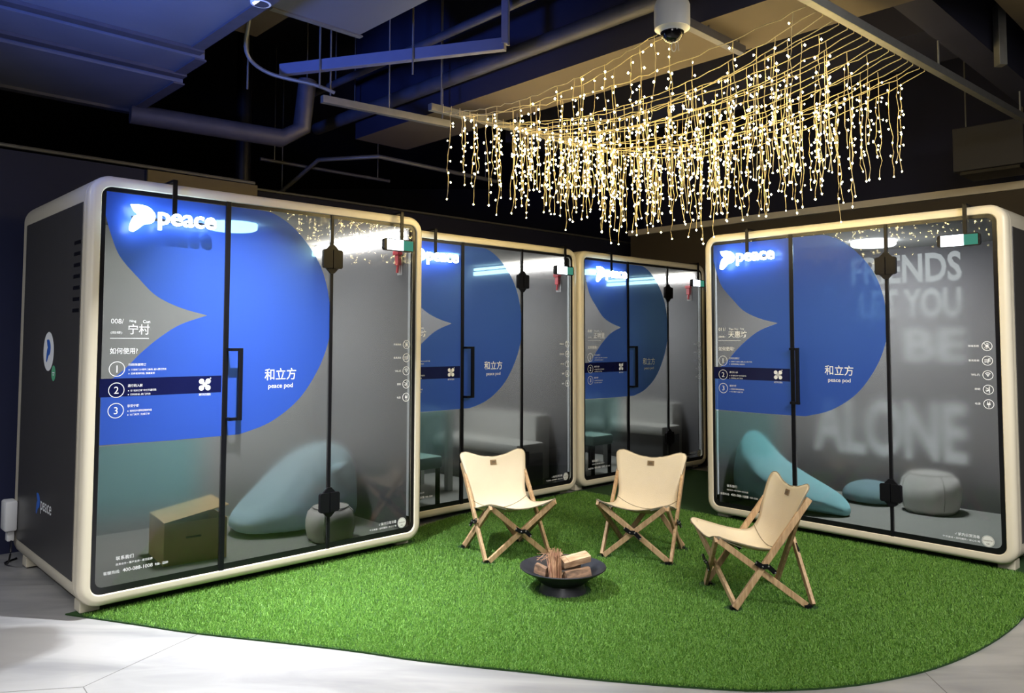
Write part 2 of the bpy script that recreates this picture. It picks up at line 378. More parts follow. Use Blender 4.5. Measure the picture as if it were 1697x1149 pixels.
# partitions behind the pods
bm = BM(); box_ab(bm, -3.5, 2.98, 6.28, 6.40, 0, 2.78); tag(build('wall_left', bm, M['navywall']), kind='structure')
bm = BM(); box_ab(bm, 2.12, 3.02, 6.255, 6.279, .0, 2.78); tag(build('wall_left_pier', bm, M['olive']), kind='structure')
bm = BM(); box_ab(bm, 3.03, 9.0, 6.72, 6.85, 0, 2.83); tag(build('wall_back', bm, M['navy']), kind='structure')
DY = -.81704
def dpt(u, y): return Vector((1.661906 + u * math.cos(DY) - y * math.sin(DY), 6.568738 + u * math.sin(DY) + y * math.cos(DY), 0))
DM = Matrix.Translation((1.661906, 6.568738, 0)) @ Matrix.Rotation(DY, 4, 'Z')
bm = BM(); box(bm, -2.6, 6.5, 2.36, 2.48, 0, 2.82, DM); tag(build('wall_right', bm, M['darkwall']), kind='structure')
bm = BM(); box(bm, -2.6, 6.5, 2.31, 2.50, 2.82, 2.89, DM); tag(build('trim_1', bm, M['batten']), kind='structure')
bm = BM(); tube(bm, [AB(-1.9, 6.27, 2.82), AB(3.0, 6.27, 2.80)], .014); tag(build('wall_conduit', bm, M['steel']), 'thin metal conduit along the top of the navy partition behind the left pod', 'conduit')
bm = BM(); tube(bm, [AB(3.06, 6.74, 2.85), AB(9.0, 6.74, 2.85)], .012); tag(build('wall_conduit', bm, M['steel']), 'thin metal conduit along the top of the dark wall behind the two middle pods', 'conduit')
bm = BM(); box(bm, -2.5, 6.5, 2.51, 2.75, 2.5, 4.4, DM); tag(build('wall_bulkhead', bm, M['navy']), kind='structure')

# ------------------------------------------------------------------ turf
front = [(-2.337, 4.226), (-1.874, 4.071), (-1.536, 3.958), (-.792, 3.764), (-.379, 3.628), (.057, 3.52), (.417, 3.43), (.789, 3.362), (1.084, 3.335), (1.484, 3.389), (1.911, 3.562), (2.325, 3.841), (2.736, 4.213), (3.15, 4.7), (3.55, 5.3)]
front = [(p.x, p.y) for p in spline([(x, y, 0) for x, y in front], 4)]
poly = front + [(3.3, 6.0), (2.3, 7.1), (2.6, 8.5), (2.1, 9.0), (-.3, 6.75), (-.7, 6.15)]
root = thing('artificial_grass_rug', 'green artificial grass rug with a curved front edge on the pale stone floor', 'rug')
bm = BM(); f = bm.faces.new([bm.verts.new((x, y, .008)) for x, y in poly]); r_ = bmesh.ops.extrude_face_region(bm, geom=[f])
bmesh.ops.translate(bm, verts=[v for v in r_['geom'] if isinstance(v, bmesh.types.BMVert)], vec=(0, 0, -.0075))
build('rug_backing', bm, M['turf'], root)
CHAIRS = ((-.01, 5.475, .44), (.945, 5.45, -.44), (1.42, 4.545, -1.50))
PRESSED = [(.33, 4.635, .165)]                 # where the bowl and the chair feet press the pile flat
for x_, y_, t_ in CHAIRS:
    for fx_ in (-.217, .217):
        for fy_ in (-.205, .215):
            PRESSED.append((x_ + fx_ * math.cos(t_) - fy_ * math.sin(t_), y_ + fx_ * math.sin(t_) + fy_ * math.cos(t_), .052))
def grass_blades(n=430000):
    rng = np.random.default_rng(3)
    P = np.array(poly)
    def inside(x, y):
        c = np.zeros(len(x), bool); j = len(P) - 1
        for i in range(len(P)):
            xi, yi = P[i]; xj, yj = P[j]
            with np.errstate(divide='ignore', invalid='ignore'):
                c ^= ((yi > y) != (yj > y)) & (x < (xj - xi) * (y - yi) / (yj - yi + 1e-12) + xi)
            j = i
        return c
    xs, ys = [], []; tot = 0
    while tot < n:
        k = 400000
        # denser close to the front where single blades show
        y = 3.32 + 6.0 * rng.random(k) ** 1.7; x = -2.4 + 6.0 * rng.random(k)
        a = x * AX[0] + y * AX[1]; b = x * BX[0] + y * BX[1]; ap = x * .729 + y * .684
        # the pod fronts stand at these lines
        ok = inside(x, y) & (ap < 5.77) & np.where(a < 3.47, b < 4.57, np.where(a < 5.85, b < 5.04, b < 5.06)) & (np.abs(x) < .72 * y + .25)
        for px, py, rr_ in PRESSED: ok &= (x - px) ** 2 + (y - py) ** 2 > rr_ ** 2
        xs.append(x[ok]); ys.append(y[ok]); tot += ok.sum()
    x = np.concatenate(xs)[:n]; y = np.concatenate(ys)[:n]
    h = .010 + .011 * rng.random(n); w = .0009 + .0006 * rng.random(n)
    th = rng.random(n) * 2 * np.pi; la = rng.random(n) * 2 * np.pi; lean = h * (.25 + .75 * rng.random(n))
    dx, dy = np.cos(th) * w, np.sin(th) * w; lx, ly = np.cos(la) * lean, np.sin(la) * lean
    z0 = .0075
    V = np.empty((n, 5, 3), np.float32)
    V[:, 0] = np.stack([x - dx, y - dy, np.full(n, z0)], 1); V[:, 1] = np.stack([x + dx, y + dy, np.full(n, z0)], 1)
    V[:, 2] = np.stack([x + dx * .9 + lx * .35, y + dy * .9 + ly * .35, z0 + h * .6], 1); V[:, 3] = np.stack([x - dx * .9 + lx * .35, y - dy * .9 + ly * .35, z0 + h * .6], 1)
    V[:, 4] = np.stack([x + lx, y + ly, z0 + h], 1)
    base = (np.arange(n) * 5)[:, None]
    Fq = base + np.array([[0, 1, 2, 3]]); Ft = base + np.array([[3, 2, 4]])
    me = bpy.data.meshes.new('grass_pile'); me.vertices.add(n * 5); me.vertices.foreach_set('co', V.ravel())
    loops = np.concatenate([Fq, Ft], 1).ravel().astype(np.int32); me.loops.add(len(loops)); me.loops.foreach_set('vertex_index', loops)
    st = (np.arange(n) * 7)[:, None] + np.array([[0, 4]]); me.polygons.add(2 * n); me.polygons.foreach_set('loop_start', st.ravel().astype(np.int32))
    me.update(calc_edges=True)
    return me
gp = link('grass_pile', grass_blades(), M['grass'], root); tag(gp, kind='stuff')

# ------------------------------------------------------------------ pods
W, H, D, Z0 = 2.2268, 2.30, 1.458, .05
ZT = Z0 + H; MI = .0617; S1, S2 = .768, 1.475
CIRC = [(.93, 2.262), (1.06, 2.25), (1.21, 2.165), (1.36, 2.0), (1.44, 1.82), (1.474, 1.60), (1.458, 1.45), (1.385, 1.27), (1.25, 1.085), (1.06, .955), (.86, .895), (.70, .890), (.45, .893), (.085, .898)]
WING = [(.085, 2.13), (.114, 2.03), (.163, 1.913), (.26, 1.803), (.359, 1.707), (.494, 1.644), (.652, 1.603), (.497, 1.547), (.382, 1.471), (.287, 1.388), (.21, 1.306), (.15, 1.255)]
EMB = [(140, 130), (250, 125), (330, 150), (385, 215), (393, 270), (375, 325), (335, 355), (275, 372), (225, 425), (170, 475), (132, 455), (138, 380), (165, 295), (190, 265), (220, 245), (185, 220), (160, 180)]
EMB = [((x - 130) / 263, (475 - y) / 350) for x, y in EMB]
def emblem(x, z, w, h):
    segs = [EMB[0:10], EMB[9:15], EMB[14:17] + EMB[0:1]]
    out = []
    for s in segs: out += [(x + p.x * w, z + p.y * h) for p in spline([(a, b, 0) for a, b in s], 4)][:-1]
    return out
def clip_u(pts, lo, hi):                # cut a polygon to lo <= u <= hi (Sutherland-Hodgman)
    def cut(P, f, X):
        out = []
        for i in range(len(P)):
            a, b = P[i - 1], P[i]
            if f(a[0]) != f(b[0]):
                t = (X - a[0]) / (b[0] - a[0]); out.append((X, a[1] + t * (b[1] - a[1])))
            if f(b[0]): out.append(b)
        return out
    P = cut(list(pts), lambda x: x >= lo, lo); return cut(P, lambda x: x <= hi, hi)
def blue_poly():
    c = [(p.x, p.y) for p in spline([(a, b, 0) for a, b in CIRC[:-3]], 6)] + CIRC[-2:]
    wu = [(p.x, p.y) for p in spline([(a, b, 0) for a, b in WING[:7]], 5)]
    wl = [(p.x, p.y) for p in spline([(a, b, 0) for a, b in WING[6:]], 5)]
    return wu, wl, c

STEPS = (('1', 1.301, '扫码快速预订', ('扫描舱门小程序二维码, 进入预订页面', '选择使用时段, 快速支付')),
         ('2', 1.187, '通行码入舱', ('在“我的订单”中打开通行码', '扫码验证, 舱门开启')),
         ('3', 1.077, '享受宁静', ('使用完毕请带走随身物品', '关门离开, 完成订单')))
ICONS = (('降噪系统', 1.432), ('新风系统', 1.338), ('Wi-Fi', 1.245), ('照明', 1.152), ('电源', 1.059))

def make_pod(loc, yaw, label, number, pinyin, name, note, left_wall='lining_light', white_edge=True, wall_words=None, side_print=False, back_wall='lining'):
    pod = thing('meeting_pod', label, 'pod', (*loc, 0), yaw, 'glass fronted pods around the lawn')
    # moulded front frame and shell
    O = lambda k, y, r: [(x, y, z) for x, z in rrect(k, W - k, Z0 + k, ZT - k, max(.01, r - k), 10)]
    I = lambda k, y: [(x, y, z) for x, z in rrect(MI + k, W - MI - k, Z0 + MI + k, ZT - MI - k, .055, 10)]
    bm = BM(); b_ = .035
    arc = [(b_ * (1 - math.sin(t)), b_ * (1 - math.cos(t))) for t in [PI / 2 * i / 5 for i in range(6)]]
    loft(bm, [I(0, .06), I(0, .005), I(-.004, 0.0)] + [O(k, y, .115) for k, y in arc] + [O(0, .065, .115)])
    build('front_frame', bm, M['cream'], pod, True)
    bm = BM(); r_arc = [(b_ * (1 - math.cos(t)), D - b_ + b_ * math.sin(t)) for t in [PI / 2 * i / 5 for i in range(6)]]
    vl = loft(bm, [O(.0025, .066, .115), O(.0025, .07, .115), O(0, .072, .115)] + [O(k, y, .115) for k, y in r_arc])
    bm.faces.new(vl[-1]); build('shell', bm, M['cream'], pod, True)
    for s, x in ((0, -.004), (1, W - .002)):
        bm = BM(); box(bm, x, x + .006, .10, 1.335, .185, 2.205, bev=.0015); sp = build('side_panel', bm, M['panel'], pod); tag(sp, 'charcoal side panel')
        if s == 0 and side_print:
            bm = BM()
            for k in range(7): box(bm, -.0052, -.0036, .115, .235, 1.98 - k * .062, 2.0 - k * .062)
            build('air_vent', bm, M['black'], sp)
            # side print is laid out with horizontal coordinate = -depth, seen from the left
            sm = Matrix(((0, 1, 0, -.0045), (-1, 0, 0, 0), (0, 0, 1, 0), (0, 0, 0, 1)))
            def side(bmx): bmesh.ops.transform(bmx, matrix=sm, verts=bmx.verts)
            bm = BM(); disc(bm, -.70, 1.39, .115, 0, 36); side(bm); build('round_print', bm, M['white_print'], sp)
            bm = BM(); text(bm, 'peace', -.765, .435, h=.075, w=.235, y=0, bold=.004); side(bm); build('lettering', bm, M['white_print'], sp)
            bm = BM(); flat(bm, emblem(-.745, 1.325, .09, .135), -.0006); side(bm); build('blue_emblem', bm, M['blue_print'], sp)
            bm = BM(); flat(bm, emblem(-.865, .42, .085, .125), 0); side(bm); build('blue_emblem', bm, M['blue_print'], sp)
            bm = BM(); disc(bm, -.575, 1.265, .045, -.0006); side(bm); build('green_badge', bm, M['green_dot'], sp)
            bm = BM()
            for (z_, w_) in ((1.268, .05), (1.256, .035)): line(bm, -.575 - w_ / 2, z_, -.575 + w_ / 2, z_, .006, -.0010)
            side(bm); build('badge_mark', bm, M['white_print'], sp)
    for x in (.04, W - .14):
        for y in (.10, D - .20):
            bm = BM(); box(bm, x, x + .10, y, y + .10, .009, .07, bev=.004); build('foot', bm, M['cream'], pod)
    # room inside
    x0, x1, y0, y1, z0, z1 = .085, W - .085, .07, D - .05, .105, 2.27
    bm = BM(); box(bm, x0 - .02, x1 + .02, y1, y1 + .012, z0, z1); bw = build('interior_back_wall', bm, M[back_wall], pod)
    bm = BM(); box(bm, x0 - .02, x0, y0, y1, z0, z1); build('interior_side_wall', bm, M[left_wall], pod)
    bm = BM(); box(bm, x1, x1 + .02, y0, y1, z0, z1); build('interior_side_wall', bm, M[left_wall if left_wall != 'lining_light' else 'lining'], pod)
    bm = BM(); box(bm, x0 - .02, x1 + .02, y0 - .03, y1 + .012, z1, z1 + .02); cl = build('interior_ceiling', bm, M['lining_light'], pod)
    bm = BM(); box(bm, x0 - .02, x1 + .02, y0 - .03, y1 + .012, z0 - .02, z0); build('carpet', bm, M['carpet'], pod)
    bm = BM(); lathe(bm, [(0, -.045), (.15, -.045), (.165, -.035), (.165, 0)], 32, (1.11, .72, z1 - .001)); build('ceiling_lamp', bm, M['room_lamp'] if white_edge else M['room_lamp_bright'], cl, True)
    if white_edge:
        bm = BM(); box(bm, x1 - .030, x1 - .002, .10, y1 - .02, z1 - .045, z1 - .022); box(bm, x1 - .034, x1 - .002, .10, y1 - .02, z1 - .100, z1 - .062)
        build('led_strip', bm, M['led_strip'], pod)
    if wall_words:
        bm = BM()
        for s, xr, zb, hh, ww in wall_words: text(bm, s, xr, zb, h=hh, w=ww, y=y1 - .002, bold=.025, align='R')
        build('wall_lettering', bm, M['wall_words'], bw)
    # glazing
    zb, zt = Z0 + MI - .02, ZT - MI + .02; g0, g1 = .012, .022
    def pane(name, u0, u1):
        bm = BM(); box(bm, u0, u1, g0, g1, zb, zt); return build(name, bm, M['glass'], pod)
    left = pane('fixed_pane', MI - .02, S1 - .016); door = pane('glass_door', S1 + .014, S2 - .011); right = pane('side_pane', S2 + .011, W - MI + .02)
    tag(left, 'left glass pane with usage instructions'); tag(door, 'middle glass door with handle and blue disc'); tag(right, 'right glass pane with small service icons')
    bm = BM(); ring(bm, rrect(MI - .01, W - MI + .01, Z0 + MI - .01, ZT - MI + .01, .06, 8), rrect(MI + .024, W - MI - .027, Z0 + MI + .036, ZT - MI - .022, .04, 8), .0113)
    build('glazing_border', bm, M['blackmat'], pod)
    bm = BM(); box(bm, S1 - .016, S1 + .014, .004, .03, zb, zt, bev=.002); build('door_post', bm, M['black'], pod)
    bm = BM(); box(bm, S2 - .011, S2 + .011, .004, .03, zb, zt, bev=.002); build('hinge_post', bm, M['black'], pod)
    if white_edge:
        bm = BM(); box(bm, W - MI - .040, W - MI - .029, .0225, .05, .22, 2.16); build('white_gasket', bm, M['white_edge'], pod)
    else:
        bm = BM(); box(bm, MI + .025, MI + .031, .0225, .05, .2, 2.2); build('white_gasket', bm, M['white_edge'], pod)
    # hinges on the door
    for zc in (1.995, .41):
        hg = []
        bm = BM()
        for sgn in (-1, 1):
            xs_ = [(S2 + sgn * .003), (S2 + sgn * .062), (S2 + sgn * .072), (S2 + sgn * .072), (S2 + sgn * .062), (S2 + sgn * .003)]
            zs_ = [zc + .062, zc + .062, zc + .052, zc - .052, zc - .062, zc - .062]
            A = [bm.verts.new((x, -.012, z)) for x, z in zip(xs_, zs_)]; B = [bm.verts.new((x, .0118, z)) for x, z in zip(xs_, zs_)]
            bm.faces.new(A); bm.faces.new(B)
            for k in range(6): bm.faces.new((A[k], A[(k + 1) % 6], B[(k + 1) % 6], B[k]))
        for sg in (1, -1):    # tapered shoulders running into the post
            P = [(S2 - .045, zc + sg * .062), (S2 + .045, zc + sg * .062), (S2 + .013, zc + sg * .095), (S2 - .013, zc + sg * .095)]
            A = [bm.verts.new((x, -.004, z)) for x, z in P]; B = [bm.verts.new((x, .0118, z)) for x, z in P]
            bm.faces.new(A); bm.faces.new(B)
            for k in range(4): bm.faces.new((A[k], A[(k + 1) % 4], B[(k + 1) % 4], B[k]))
        build('hinge', bm, M['black'], door)
    bm = BM(); pts = [(S1 + .016, .006, 1.412), (S1 + .016, -.045, 1.412), (S1 + .066, -.052, 1.412)]
    box(bm, S1 + .052, S1 + .078, -.058, -.036, .985, 1.412, bev=.003); box(bm, S1 + .004, S1 + .078, -.05, -.036, 1.394, 1.412); box(bm, S1 + .004, S1 + .078, -.05, -.036, .985, 1.003)
    box(bm, S1 + .002, S1 + .016, -.05, .006, 1.394, 1.412); box(bm, S1 + .002, S1 + .016, -.05, .006, .985, 1.003)
    build('handle', bm, M['black'], door)
    # films
    wu, wl, c = blue_poly(); yf = .0110
    lft = [p for p in wu] + [(.085, 2.262)][:0]
    top = [(.087, 2.262)]
    full = wu + wl[1:] + [(.087, 1.22), (.087, .898)] + c[::-1] + top
    bm = BM(); P = clip_u(full, .0, S1 - .018); flat(bm, P, yf); bm.normal_update(); bmesh.ops.triangulate(bm, faces=bm.faces); build('blue_film', bm, M['blue_film'], left)
    bm = BM(); P = clip_u(full, S1 + .016, 3); flat(bm, P, yf); bm.normal_update(); bmesh.ops.triangulate(bm, faces=bm.faces); build('blue_film', bm, M['blue_film'], door)
    bm = BM(); rect(bm, .087, S1 - .018, .15, .890, yf); build('teal_film', bm, M['teal_film'], left)
    bm = BM(); rect(bm, .079, .744, 1.152, 1.250, .0105); build('dark_band', bm, M['band'], left)
    # lettering on the left pane
    bm = BM(); y = .0100
    text(bm, number + '/', .127, 1.547, h=.026, y=y, bold=0)
    for k, s in enumerate(pinyin): text(bm, s, .222 + k * (.07 if len(pinyin) == 2 else .052), 1.552, h=.017 if k == 0 else .017, y=y)
    text(bm, name, .216, 1.489, h=.056, w=.055 * len(name) + .002, y=y, bold=.004); text(bm, note, .127, 1.489, h=.017, w=.058, y=y, bold=0)
    line(bm, .124, 1.467, .326, 1.467, .003, y); build('room_name', bm, M['white_print'], left); bm = BM(); text(bm, '如何使用?', .126, 1.382, h=.034, w=.142, y=y, bold=.004)
    build('heading', bm, M['white_print'], left)
    for dgt, zc, head, bl in STEPS:
        bm = BM()
        circle_line(bm, .164, zc, .041, .0035, y); text(bm, dgt, .164, zc - .019, h=.038, y=y, bold=0, align='C')
        text(bm, head, .222, zc + .014, h=.016, w=.0155 * len(head), y=y, bold=.004)
        for k, s in enumerate(bl):
            z_ = zc - .011 - k * .021; disc(bm, .226, z_ + .005, .0028, y, 8); text(bm, s, .236, z_, h=.0115, w=.0105 * len(s), y=y, bold=.004)
        build('instruction_step', bm, M['white_print'], left)
    bm = BM()
    for sx in (-1, 1):
        for sz in (-1, 1):
            ang = math.atan2(sz, sx); cx_, cz_ = .646 + sx * .019, 1.200 + sz * .019
            disc(bm, cx_, cz_, .0155, y, 16)
    text(bm, '通行码扫描处', .612, 1.136, h=.014, w=.07, y=y, bold=.004)
    disc(bm, .679, 1.236, .004, y, 8); build('reader_mark', bm, M['white_print'], left); bm = BM()
    text(bm, '联系我们', .186, .277, h=.021, w=.09, y=y, bold=.004); text(bm, '商务合作 • 客户支持 • 意见反馈', .186, .249, h=.0125, w=.19, y=y, bold=.004)
    text(bm, '客服热线:', .125, .209, h=.018, w=.083, y=y, bold=.004); text(bm, '400-088-1008', .222, .210, h=.019, w=.155, y=y, bold=.004); text(bm, '9:00 - 22:00', .39, .212, h=.013, w=.07, y=y, bold=.01)
    build('contact_lines', bm, M['white_print'], left)
    bm = BM(); disc(bm, .646, 1.200, .014, y - .0005, 16); build('reader_lens', bm, M['grey_plastic'], left)
    bm = BM(); text(bm, '和立方', 1.123, 1.212, h=.073, w=.212, y=y, bold=.004, align='C'); text(bm, 'peace pod', 1.125, 1.155, h=.036, w=.165, y=y, bold=.004, align='C')
    build('lettering', bm, M['white_print'], door)
    # service icons on the right pane
    for k, (s, zc) in enumerate(ICONS):
        bm = BM(); xc = 2.089; circle_line(bm, xc, zc, .031, .004, y)
        text(bm, s, 2.042, zc - .007, h=.0145, w=.0155 * len(s) if k != 2 else .05, y=y, bold=.004, align='R')
        if k == 0: disc(bm, xc, zc, .010, y, 12); line(bm, xc - .022, zc + .022, xc + .022, zc - .022, .004, y); line(bm, xc - .004, zc + .018, xc + .014, zc + .012, .003, y); line(bm, xc - .016, zc - .010, xc + .002, zc - .018, .003, y)
        if k == 1:
            for dz in (-.008, 0, .008): line(bm, xc - .018, zc + dz - .002, xc, zc + dz, .003, y); line(bm, xc, zc + dz, xc + .018, zc + dz + .006, .003, y)
            line(bm, xc + .002, zc - .018, xc + .008, zc + .016, .003, y)
        if k == 2:
            for rr in (.020, .013): 
                P = [(xc + rr * math.cos(t), zc - .010 + rr * 1.3 * math.sin(t)) for t in [PI * (.25 + .5 * i / 8) for i in range(9)]]
                for p, q in zip(P, P[1:]): line(bm, *p, *q, .0045, y)
            flat(bm, [(xc - .006, zc), (xc, zc - .012), (xc + .006, zc)], y)
        if k == 3: line(bm, xc + .006, zc - .02, xc + .006, zc + .02, .005, y); line(bm, xc - .015, zc + .012, xc + .004, zc + .002, .004, y); line(bm, xc - .012, zc - .014, xc + .004, zc - .002, .004, y); line(bm, xc - .016, zc - .004, xc - .002, zc - .004, .004, y)
        if k == 4: rect(bm, xc - .010, xc + .010, zc - .006, zc + .006, y); line(bm, xc - .006, zc + .006, xc - .006, zc + .017, .004, y); line(bm, xc + .006, zc + .006, xc + .006, zc + .017, .004, y); line(bm, xc, zc - .006, xc, zc - .022, .004, y)
        build('service_icon', bm, M['white_print'], right)
    bm = BM(); text(bm, '√ 舱内日常消毒', 2.015, .192, h=.021, w=.145, y=y, bold=.004, align='R'); text(bm, '每日清洁 • 定时通风 • 安心使用', 2.015, .168, h=.012, w=.22, y=y, bold=.01, align='R')
    build('lettering', bm, M['white_print'], right)
    bm = BM(); disc(bm, 2.062, .186, .036, y); st = build('round_sticker', bm, M['sticker'], right)
    bm = BM(); text(bm, 'DISINFECTED', 2.062, .184, h=.008, w=.052, y=y - .0006, align='C'); circle_line(bm, 2.062, .186, .033, .0015, y - .0006); text(bm, 'OK', 2.062, .164, h=.010, y=y - .0006, align='C')
    build('lettering', bm, M['leather_dark'], right)
    return pod

def place(o, pod_loc, yaw, x, y, z=0, rz=0):
    m = Matrix.Translation((*pod_loc, 0)) @ Matrix.Rotation(yaw, 4, 'Z') @ Matrix.Translation((x, y, z)) @ Matrix.Rotation(rz, 4, 'Z')
    o.matrix_world = m; return o

PODS = [((-2.219126, 4.120696), .7605), ((-.916312, 6.010467), .7684), ((.710467, 7.582598), .7601), ((1.661906, 6.568738), DY)]
make_pod(*PODS[0], 'leftmost glass pod with a cardboard box and bean bag inside', '008', ('Ning', 'Cun'), '宁村', '(鼓楼)', side_print=True, back_wall='lining_light')
make_pod(*PODS[1], 'second glass pod from the left, behind the left canvas chair', '009', ('De', 'Xing', 'Fang'), '德星坊', '(鼓楼)', left_wall='lining')
make_pod(*PODS[2], 'farthest glass pod, behind the middle canvas chair', '010', ('Zheng', 'Ming', 'Li'), '正明里', '(鼓楼)', left_wall='lining')
make_pod(*PODS[3], 'rightmost glass pod with large white words on its inner back wall', '011', ('Tian', 'Hui', 'Fang'), '天惠坊', '(鼓楼)', left_wall='lining_dark', back_wall='lining_dark', white_edge=False,
         wall_words=(('FRIENDS', 1.54, 1.965, .25, .90), ('LET YOU', 1.53, 1.665, .25, .82), ('BE', 1.56, 1.30, .27, .48), ('ALONE', 1.545, .46, .50, 1.28)))

# lit signs and status boxes hooked over the pod fronts
def hook(bm, u):
    box(bm, u - .012, u + .012, -.052, .16, ZT + .001, ZT + .013); box(bm, u - .012, u + .012, -.052, -.042, 2.16, ZT + .013)
for k, ((loc, yaw), where) in enumerate(zip(PODS, ('leftmost pod', 'second pod from the left', 'farthest pod', 'rightmost pod'))):
    s = thing('hanging_sign', f'white lit emblem and letters sign hung on the {where}', 'sign', group='lit signs on the pods'); place(s, loc, yaw, 0, 0)
    bm = BM(); hook(bm, .428); build('hook', bm, M['black'], s)
    bm = BM(); box(bm, .20, .66, -.046, -.040, 2.118, 2.134); build('rail', bm, M['black'], s)
    bm = BM(); P = emblem(.187, 2.047, .132, .150)
    A = [bm.verts.new((x, -.06, z)) for x, z in P]; B = [bm.verts.new((x, -.047, z)) for x, z in P]; bm.faces.new(A); bm.faces.new(B)
    for i in range(len(P)): bm.faces.new((A[i], A[(i + 1) % len(P)], B[(i + 1) % len(P)], B[i]))
    build('emblem', bm, M['logo_light'], s)
    bm = BM(); text(bm, 'peace', .338, 2.070, h=.100, w=.325, y=-.0535, bold=.014, depth=.013); build('letters', bm, M['logo_light'], s)
    t = thing('status_light', f'white and green status light hung on the {where}', 'status light', group='status lights on the pods'); place(t, loc, yaw, 0, 0)
    bm = BM(); hook(bm, 1.998); build('hook', bm, M['black'], t)
    bm = BM(); loft_pts = rrect(1.835, 2.09, 2.082, 2.165, .018, 4)
    A = [bm.verts.new((x, -.072, z)) for x, z in loft_pts]; B = [bm.verts.new((x, -.0415, z)) for x, z in loft_pts]; bm.faces.new(A); bm.faces.new(B)
    for i in range(len(loft_pts)): bm.faces.new((A[i], A[(i + 1) % len(A)], B[(i + 1) % len(A)], B[i]))
    build('casing', bm, M['black'], t)
    bm = BM(); box(bm, 1.858, 1.995, -.0735, -.0721, 2.087, 2.160); build('lit_panel', bm, M['status_white'], t)
    bm = BM(); box(bm, 1.9955, 2.078, -.0735, -.0721, 2.089, 2.158); build('green_panel', bm, M['status_green'], t)

# ------------------------------------------------------------------ things inside the pods
FZ = .1055
def blob(name, m, parent, spine, nu=28, wr=.0, seed=1):
    """soft sack: cross-sections (centre, half-width x, half-width y) stacked along a path"""
    rr = random.Random(seed); bm = BM(); loops = []
    for (cx_, cy_, cz_, rx, ry) in spine:
        l = []
        for k in range(nu):
            a = 2 * PI * k / nu; w = 1 + wr * math.sin(5 * a + cz_ * 9 + seed) + wr * .6 * math.sin(9 * a + seed * 2)
            ca, sa = math.cos(a), math.sin(a)
            l.append((cx_ + rx * w * math.copysign(abs(ca) ** .8, ca), cy_ + ry * w * math.copysign(abs(sa) ** .8, sa), cz_))
        loops.append(l)
    vl = loft(bm, loops); bm.faces.new(vl[0][::-1]); bm.faces.new(vl[-1])
    o = build(name, bm, m, parent, 'all'); md = o.modifiers.new('soften', 'SUBSURF'); md.levels = md.render_levels = 1
    return o
# pod A: bean bag, pouf, cardboard box
b = thing('bean_bag', 'large pale blue bean bag slumped by the wall inside the leftmost pod', 'bean bag'); place(b, *PODS[0], 1.735, .76, FZ)
blob('sack', M['bag_blue'], b, [(-.10, 0, .002, .42, .26), (-.11, 0, .06, .48, .30), (-.09, 0, .15, .46, .305), (-.03, 0, .25, .40, .29), (.03, -.01, .36, .335, .265), (.075, -.02, .47, .265, .22), (.105, -.03, .55, .18, .15), (.12, -.04, .595, .06, .06)], wr=.025, seed=3)
bm = BM(); bmesh.ops.create_cone(bm, cap_ends=True, segments=5, radius1=.05, radius2=.006, depth=.13, matrix=Matrix.Translation((.12, -.275, .44)) @ Matrix.Rotation(1.0, 4, 'X') @ Matrix.Rotation(.5, 4, 'Y'))
build('pull_tab', bm, M['bag_blue'], b, 'all')
def pouf(label, pod, x, y, r, h):
    p = thing('pouf', label, 'pouf'); place(p, *pod, x, y, FZ)
    bm = BM(); lathe(bm, [(0, .002), (r * .80, .002), (r * .93, h * .12), (r * 1.0, h * .35), (r * 1.0, h * .6), (r * .92, h * .82), (r * .72, h * .95), (r * .4, h), (0, h * 1.01)], 32)
    for v in bm.verts:
        a = math.atan2(v.co.y, v.co.x); k = 1 - .05 * abs(math.cos(2 * a)) ** 8; v.co.x *= k; v.co.y *= k
    build('cushion', bm, M['pouf'], p, 'all')
    bm = BM()
    tube(bm, [(r * .735 * math.cos(2 * PI * k / 24), r * .735 * math.sin(2 * PI * k / 24), h * .95) for k in range(25)], .003, 5, False)
    for j in range(4):
        a = PI / 4 + PI / 2 * j; tube(bm, [(q * r * .96 * math.cos(a), q * r * .96 * math.sin(a), z) for q, z in ((.77, h * .94), (.97, h * .82), (1.04, h * .6), (1.04, h * .35), (.97, h * .12))], .003, 5)
    build('seam', bm, M['seam'], p, True)
pouf('small off-white pouf against the glass inside the leftmost pod', PODS[0], 1.625, .235, .165, .235)
b = thing('cardboard_box', 'open brown cardboard box inside the leftmost pod', 'box'); place(b, *PODS[0], .76, .50, FZ, -.12)
bm = BM(); w_, d_, h_ = .185, .19, .25
for a in ((-w_, w_, -d_, -d_ + .006, 0, h_), (-w_, w_, d_ - .006, d_, 0, h_), (-w_, -w_ + .006, -d_ + .006, d_ - .006, 0, h_), (w_ - .006, w_, -d_ + .006, d_ - .006, 0, h_), (-w_, w_, -d_, d_, 0, .005)): box(bm, *a)
body = build('carton', bm, M['cardboard'], b)
bm = BM(); bar(bm, (-w_, 0, h_ + .004), (w_ + .01, 0, h_ + .075), 2 * d_, .005, up=(0, 0, 1), bev=0); build('flap', bm, M['cardboard'], b)
bm = BM(); box(bm, -.06, .03, -d_ - .0008, -d_ - .0002, .15, .162); build('printed_mark', bm, M['leather_dark'], body)

